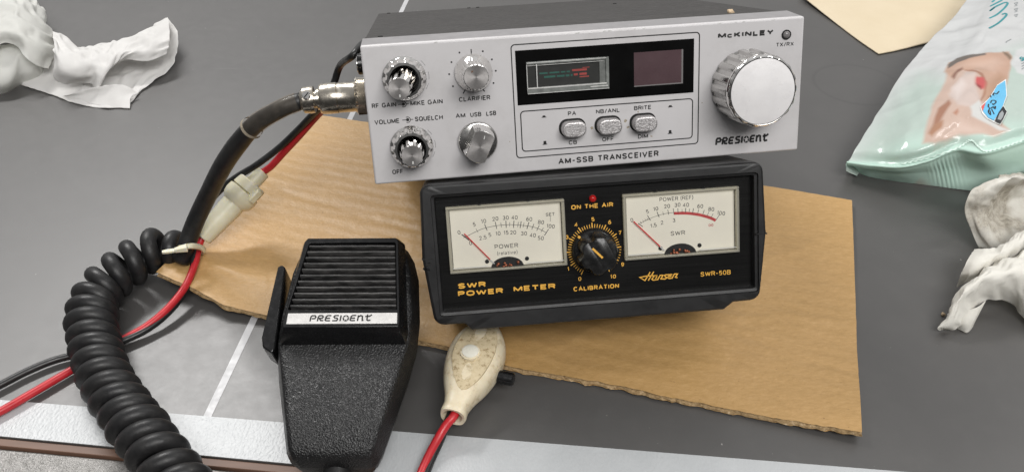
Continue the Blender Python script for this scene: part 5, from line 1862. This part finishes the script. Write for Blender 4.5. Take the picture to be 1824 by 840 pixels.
def build_packet():
    rows = [
        [(1515, 294, 2), (1545, 312, 1), (1600, 322, 1), (1660, 329, 1), (1720, 337, 1), (1785, 342, 1), (1830, 330, 1), (1920, 305, 1)],
        [(1512, 291, 8), (1550, 303, 7), (1603, 309, 10), (1656, 307, 12), (1712, 302, 14), (1775, 305, 16), (1830, 292, 18), (1920, 270, 18)],
        [(1510, 288, 12), (1556, 293, 14), (1604, 294, 19), (1650, 284, 24), (1704, 265, 30), (1756, 269, 33), (1826, 249, 36), (1920, 225, 36)],
        [(1535, 250, 18), (1572, 256, 22), (1612, 258, 28), (1655, 250, 33), (1710, 228, 37), (1760, 228, 40), (1826, 212, 42), (1920, 190, 42)],
        [(1572, 190, 24), (1606, 200, 30), (1640, 205, 35), (1680, 196, 39), (1725, 180, 42), (1770, 178, 44), (1826, 165, 46), (1920, 150, 46)],
        [(1614, 124, 28), (1645, 132, 33), (1675, 138, 38), (1710, 130, 42), (1745, 120, 44), (1785, 115, 45), (1830, 108, 46), (1920, 95, 46)],
        [(1660, 70, 30), (1690, 76, 34), (1712, 80, 38), (1740, 72, 42), (1768, 62, 43), (1800, 55, 44), (1840, 48, 44), (1920, 40, 44)],
        [(1700, 30, 32), (1722, 32, 34), (1742, 30, 37), (1764, 22, 40), (1788, 12, 41), (1815, 5, 42), (1850, 0, 42), (1920, -10, 42)],
        [(1752, -40, 30), (1770, -42, 32), (1785, -45, 34), (1800, -50, 36), (1815, -52, 37), (1840, -55, 37), (1870, -58, 37), (1920, -60, 37)]]
    nu, nv = 260, 280
    g = net(rows, nu, nv)
    G = np.array(g)                                  # (nv+1, nu+1, 3)
    Gc = G[::2, ::2]
    Xc = crumple_big(Gc, 1.017, 21.0, 5, 0.010, 0.05, 0.9, 0.035, 0.6, 1.008)
    D = Xc - Gc
    Df = np.zeros_like(G)
    Df[::2, ::2] = D
    Df[1::2, ::2] = 0.5 * (D[:-1] + D[1:])
    Df[:, 1::2] = 0.5 * (Df[:, :-1:2] + Df[:, 2::2])
    G = G + Df
    du = np.gradient(G, axis=1); dv = np.gradient(G, axis=0)
    N = np.cross(du, dv)
    N /= (np.linalg.norm(N, axis=2, keepdims=True) + 1e-9)
    verts = []
    for j in range(nv + 1):
        for i in range(nu + 1):
            p = Vector(G[j, i]); n = Vector(N[j, i])
            v = j / nv; u = i / nu
            h = 0.5 * ridged(Vector((p.x * .026, p.y * .034, 3.0)), 2)
            h += 1.6 * math.exp(-((v - 0.25) / 0.012) ** 2)                 # sealed fold along the seam
            h -= 2.2 * math.exp(-((v - 0.29) / 0.03) ** 2)
            # stronger dents where the film is sunk in
            h += 1.4 * ridged(Vector((p.x * .045, p.y * .03, 8.0)), 2) * math.exp(-((u - 0.55) / 0.28) ** 2 - ((v - 0.42) / 0.12) ** 2)
            # fine pleats low at the front
            h += 0.55 * math.sin(u * 330) * math.exp(-((u - 0.50) / 0.05) ** 2 - ((v - 0.12) / 0.1) ** 2)
            p = p + n * h
            p.z = max(0.6, p.z)
            verts.append(p)
    W = nu + 1
    mb = MB('all')
    mb.v = [tuple(p) for p in verts]
    mb.f = [(j * W + i, j * W + i + 1, (j + 1) * W + i + 1, (j + 1) * W + i) for j in range(nv) for i in range(nu)]
    # close the left flank and the far side down to the table
    left = [j * W for j in range(nv + 1)]
    b0 = len(mb.v)
    for q in left:
        p = Vector(mb.v[q])
        mb.v.append((p.x + 6 + p.z * 0.35, p.y + 2, 0.8))
    mid0 = len(mb.v)
    for q in left:
        p = Vector(mb.v[q])
        mb.v.append((p.x + 1.0, p.y - 1.0, p.z * 0.55))
    for k in range(nv):
        mb.f.append((left[k], left[k + 1], mid0 + k + 1, mid0 + k))
        mb.f.append((mid0 + k, mid0 + k + 1, b0 + k + 1, b0 + k))
    root = thing('wipes_packet', 'soft plastic packet of wipes in white and mint green with a printed face', 'packet', Matrix.Translation(at(1720, 200, 0) * MM))
    O = at(1720, 200, 0)
    BV = BVHTree.FromPolygons([Vector(v) for v in mb.v], mb.f)
    allv = np.array(mb.v)
    # print: picture positions on the film, resolved on the surface itself
    def ray_hit(px, py):
        o = Vector((0, 0, CAM_H))
        t = at(px, py, 20) - o
        hit = BV.ray_cast(o, t.normalized())
        return hit[0] if hit[0] is not None else at(px, py, 38)

    def poly(pts):
        return [tuple(ray_hit(*p))[:2] for p in pts]
    P2 = allv[:, :2] + np.array([[0.8 * noise.noise(Vector((v[0] * .09, v[1] * .09, 2))), 1.2 * noise.noise(Vector((v[0] * .09, v[1] * .09, 7)))] for v in allv])
    col = np.tile(np.array([[0.68, 0.69, 0.69]]), (len(allv), 1))

    def paint(pts, c, soft):
        m = inside_soft(P2, poly(pts), soft)[:, None]
        col[:] = col * (1 - m) + np.array(c) * m
    mint = (0.60, 0.82, 0.72)
    pale = (0.53, 0.63, 0.575)
    paint([(1480, 420), (1480, 250), (1560, 190), (1600, 160), (1640, 130), (1680, 140), (1760, 110), (1800, 92), (1930, 60), (1930, 420)], pale, 12)
    paint([(1560, 300), (1600, 262), (1700, 248), (1740, 250), (1930, 220), (1930, 300)], mint, 12)
    skin = (0.60, 0.385, 0.285)
    skin2 = (0.64, 0.47, 0.39)
    paint([(1642, 255), (1660, 190), (1690, 130), (1720, 105), (1760, 96), (1795, 92), (1803, 104), (1795, 140), (1775, 175), (1770, 205), (1800, 232), (1770, 243), (1710, 240), (1665, 258)], skin2, 1.2)
    paint([(1683, 128), (1690, 112), (1715, 102), (1770, 94), (1798, 92), (1802, 106), (1794, 150), (1762, 184), (1750, 178), (1755, 140), (1740, 124), (1712, 124), (1698, 140)], skin, 1.0)
    paint([(1688, 116), (1702, 104), (1724, 98), (1754, 95), (1756, 98), (1726, 104), (1706, 112), (1690, 122)], (0.16, 0.13, 0.11), 0.8)
    paint([(1786, 92), (1796, 94), (1802, 104), (1798, 107), (1790, 98)], (0.24, 0.16, 0.10), 0.9)
    paint([(1696, 137), (1704, 124), (1714, 120), (1715, 123), (1706, 129), (1700, 141)], (0.26, 0.13, 0.09), 0.9)
    paint([(1712, 124), (1732, 124), (1750, 131), (1759, 146), (1757, 165), (1749, 180), (1747, 178), (1754, 160), (1753, 147), (1746, 135), (1731, 127)], (0.40, 0.20, 0.13), 0.7)
    paint([(1738, 137), (1752, 138), (1758, 148), (1754, 158), (1748, 158), (1737, 150)], (0.60, 0.10, 0.10), 1.2)
    paint([(1737, 147), (1748, 154), (1748, 159), (1741, 154)], (0.25, 0.03, 0.03), 0.8)
    paint([(1720, 128), (1738, 130), (1737, 152), (1746, 176), (1730, 190), (1705, 186), (1690, 168), (1706, 146)], (0.68, 0.56, 0.51), 1.2)
    paint([(1663, 220), (1672, 192), (1690, 178), (1693, 184), (1682, 205), (1668, 228)], (0.40, 0.20, 0.13), 1.0)
    paint([(1654, 238), (1662, 222), (1680, 214), (1676, 228), (1660, 244)], (0.45, 0.24, 0.15), 1.0)
    paint([(1698, 202), (1706, 194), (1708, 200), (1704, 206)], (0.50, 0.25, 0.17), 1.0)
    paint([(1728, 190), (1745, 178), (1756, 206), (1780, 224), (1800, 234), (1780, 232), (1755, 218), (1730, 208)], (0.70, 0.70, 0.68), 1.0)
    paint([(1812, 88), (1830, 84), (1850, 110), (1830, 136), (1812, 130), (1800, 112)], (0.70, 0.71, 0.71), 1)
    jj = np.arange(len(allv)) // W
    vv = np.where(jj <= nv, jj / nv, 0.6)
    m = np.clip((0.285 - vv) / 0.03, 0, 1)[:, None]
    col[:] = col * (1 - m) + np.array(mint) * m
    paint([(1700, 122), (1730, 110), (1775, 104), (1785, 112), (1770, 128), (1755, 122), (1730, 118)], (0.68, 0.47, 0.37), 4)
    paint([(1760, 150), (1780, 130), (1792, 138), (1775, 172), (1758, 190)], (0.50, 0.30, 0.20), 3)
    paint([(1664, 246), (1690, 222), (1712, 214), (1740, 226), (1760, 238), (1712, 238)], (0.72, 0.55, 0.47), 3)
    paint([(1696, 158), (1712, 140), (1720, 150), (1706, 176)], (0.76, 0.66, 0.62), 2)
    mb2 = MB('all')
    mb2.v = [tuple(Vector(v) - O) for v in mb.v]
    mb2.f = mb.f
    pk = obj('film', mb2, M['film'], root)
    ca = pk.data.color_attributes.new('print', 'FLOAT_COLOR', 'POINT')
    buf = np.ones((len(allv), 4), np.float32)
    buf[:, :3] = np.clip(col, 0, 1)
    ca.data.foreach_set('color', buf.ravel())

    def drape(name, strokes, wd, m, lift=0.25, parent=None):
        k = MB()
        for s in strokes:
            pts = [ray_hit(*p) for p in (spline([(x, y, 0) for x, y in s], n=6) if len(s) > 2 else [Vector((*s[0], 0)), Vector((*s[1], 0))]) for p in [(p.x, p.y)]]
            k2 = MB()
            k2.stroke([(p.x, p.y) for p in pts], wd, 0)
            for i in range(len(k2.v)):
                p = pts[i % len(pts)]
                k2.v[i] = (k2.v[i][0], k2.v[i][1], p.z + lift)
            k.add(k2.v, k2.f)
        k.xform(lambda p: p - O)
        return obj(name, k, m, parent or root)

    def drape_poly(name, pts, m, lift, parent=None, n=9):
        k = MB()
        c = np.mean(np.array(pts), 0)
        ringp = []
        P = [np.array(p, float) for p in pts]
        edge = []
        for i in range(len(P)):
            for t in range(n):
                edge.append(P[i] + (P[(i + 1) % len(P)] - P[i]) * t / n)
        rows_ = []
        for f in (1.0, 0.75, 0.5, 0.25, 0.02):
            rows_.append([tuple(ray_hit(*(c + (e - c) * f)) + Vector((0, 0, lift)) - O) for e in edge])
        k.rings(rows_, False, True)
        return obj(name, k, m, parent or root)
    zig = []
    for q_, (px_, py_) in enumerate(spline([(1605, 293, 0), (1650, 283, 0), (1704, 265, 0), (1728, 251, 0), (1742, 262, 0), (1756, 270, 0), (1790, 262, 0), (1824, 250, 0), (1860, 240, 0)], n=9) and [(p_.x, p_.y) for p_ in spline([(1605, 293, 0), (1650, 283, 0), (1704, 265, 0), (1728, 251, 0), (1742, 262, 0), (1756, 270, 0), (1790, 262, 0), (1824, 250, 0), (1860, 240, 0)], n=9)]):
        zig.append((px_, py_ + (0.9 if q_ % 2 else -0.9)))
    drape('seal_edge', [zig], 1.0, M['seal'], 0.5)
    # handwriting and small print
    z0 = lambda s: [(1740 + a / 6.464, b / 6.464) for a, b in s]
    drape('teal_lettering', [z0([(140, 330), (240, 275), (320, 205), (342, 170), (325, 158), (290, 172)]), z0([(145, 215), (225, 175), (310, 105), (352, 50), (345, 32), (300, 42), (215, 82), (150, 132)]),
                             z0([(150, 132), (215, 82), (300, 42)]), z0([(155, 78), (225, 40), (290, 5)]), z0([(175, 30), (205, 5)])], 1.5, M['tealink'])
    for k_ in range(6):
        y = 8 + k_ * 34
        sp = [z0([(430, y), (468, y - 12)])]
        if k_ % 2:
            sp.append(z0([(432, y), (452, y + 16), (470, y - 12)]))
        drape('small_print', sp, 0.6, M['greyink'])
    drape('small_print', [z0([(335, 495), (345, 480), (395, 455)])], 0.6, M['greyink'])
    for q in range(3):
        drape('small_print', [z0([(515, 740 + 30 * q), (560, 712 + 30 * q)])], 0.6, M['greyink'])
    drape('teal_word', [z0([(520, 660), (500, 668), (505, 685), (525, 682), (528, 700), (505, 706)]), z0([(532, 665), (536, 695), (556, 692), (552, 662)])], 0.9, M['tealink'])
    zs = lambda s: [(1740 + a / 8.4, 140 + b / 8.4) for a, b in s]
    st = drape_poly('sticker', zs([(432, 18), (300, 105), (180, 300), (45, 430), (75, 530), (150, 610), (250, 665), (345, 705), (385, 640), (450, 515), (395, 410), (450, 270)]), M['stickerwhite'], 0.5)
    drape_poly('sticker_colour', zs([(418, 45), (300, 120), (200, 290), (120, 380), (85, 500), (160, 595), (250, 640), (320, 530), (385, 415), (435, 270)]), M['stickerblue'], 0.75, st)
    drape_poly('sticker_corner', zs([(125, 375), (60, 432), (82, 505)]), M['stickerred'], 0.9, st)
    drape_poly('sticker_badge', zs([(390, 430), (320, 520), (262, 655), (345, 695), (378, 640), (440, 515)]), M['stickerblack'], 0.9, st)
    drape_poly('badge_panel', zs([(372, 500), (330, 545), (300, 630), (350, 645), (385, 590), (395, 540)]), M['greyink'], 1.05, st)
    drape('handwriting', [zs([(325, 210), (285, 250), (250, 235), (235, 262), (255, 270)]), zs([(205, 300), (195, 270)]), zs([(200, 385), (215, 350), (260, 345), (280, 370), (240, 410), (230, 390)]),
                          zs([(170, 400), (165, 440), (200, 465), (240, 440), (265, 470), (270, 430)]), zs([(180, 470), (165, 520), (195, 560), (190, 500)]), zs([(215, 480), (250, 550), (225, 500)])], 0.7, M['stickerblack'], 1.0, st)


def build_paper():
    rows = [[(1565, 96, 1), (1600, 89, 1), (1640, 79, 1.5), (1690, 66, 2), (1745, 45, 3)],
            [(1530, 72, 1), (1580, 62, 1), (1630, 52, 2), (1690, 40, 2), (1750, 22, 3)],
            [(1498, 48, 0.9), (1560, 36, 1), (1625, 26, 2), (1700, 12, 2), (1770, -8, 3)],
            [(1465, 22, 2), (1540, 8, 2), (1620, -4, 2), (1710, -20, 2), (1790, -40, 3)],
            [(1425, -10, 4), (1520, -26, 3), (1610, -40, 3), (1710, -56, 3), (1800, -75, 3)]]
    mb = MB('all')
    sheet(mb, rows, 80, 60, 1.004, 5.0, 0.03, 0.4, 0.5, 0.03, zmin=0.7, rag=0.1)
    o = obj('paper_sheet', mb, M['paper'])
    tag(o, 'cream paper sheet with a curled corner, lying behind the wipes packet', 'paper')
    solid(o, 0.9)


def build_crumbs():
    def crumb(c, r, seed, label):
        mb = MB('all')
        mb.ball((0, 0, 0), r, 12, 0.75)
        rnd = random.Random(seed)
        mb.v = [tuple(Vector(v) * (1 + 0.45 * noise.noise(Vector(v) * 1.1 / r + Vector((seed, 0, 0)))) + Vector(c)) for v in mb.v]
        o = obj('crumb', mb, M['crumb'])
        tag(o, label, 'crumb', 'stray crumbs')
    crumb(w_of(RADIO, (178.0, 63.2, -34)), 1.7, 3, 'pale crumb sitting on the right rear edge of the radio case')
    crumb(at(1680, 559, 0.8), 1.1, 9, 'tiny pale crumb on the grey table by the soiled wipe')


build_table()
build_cardboard()
build_radio()
build_meter()
build_mic()
build_cords()
build_switch()
build_wipes()
build_packet()
build_paper()
build_crumbs()
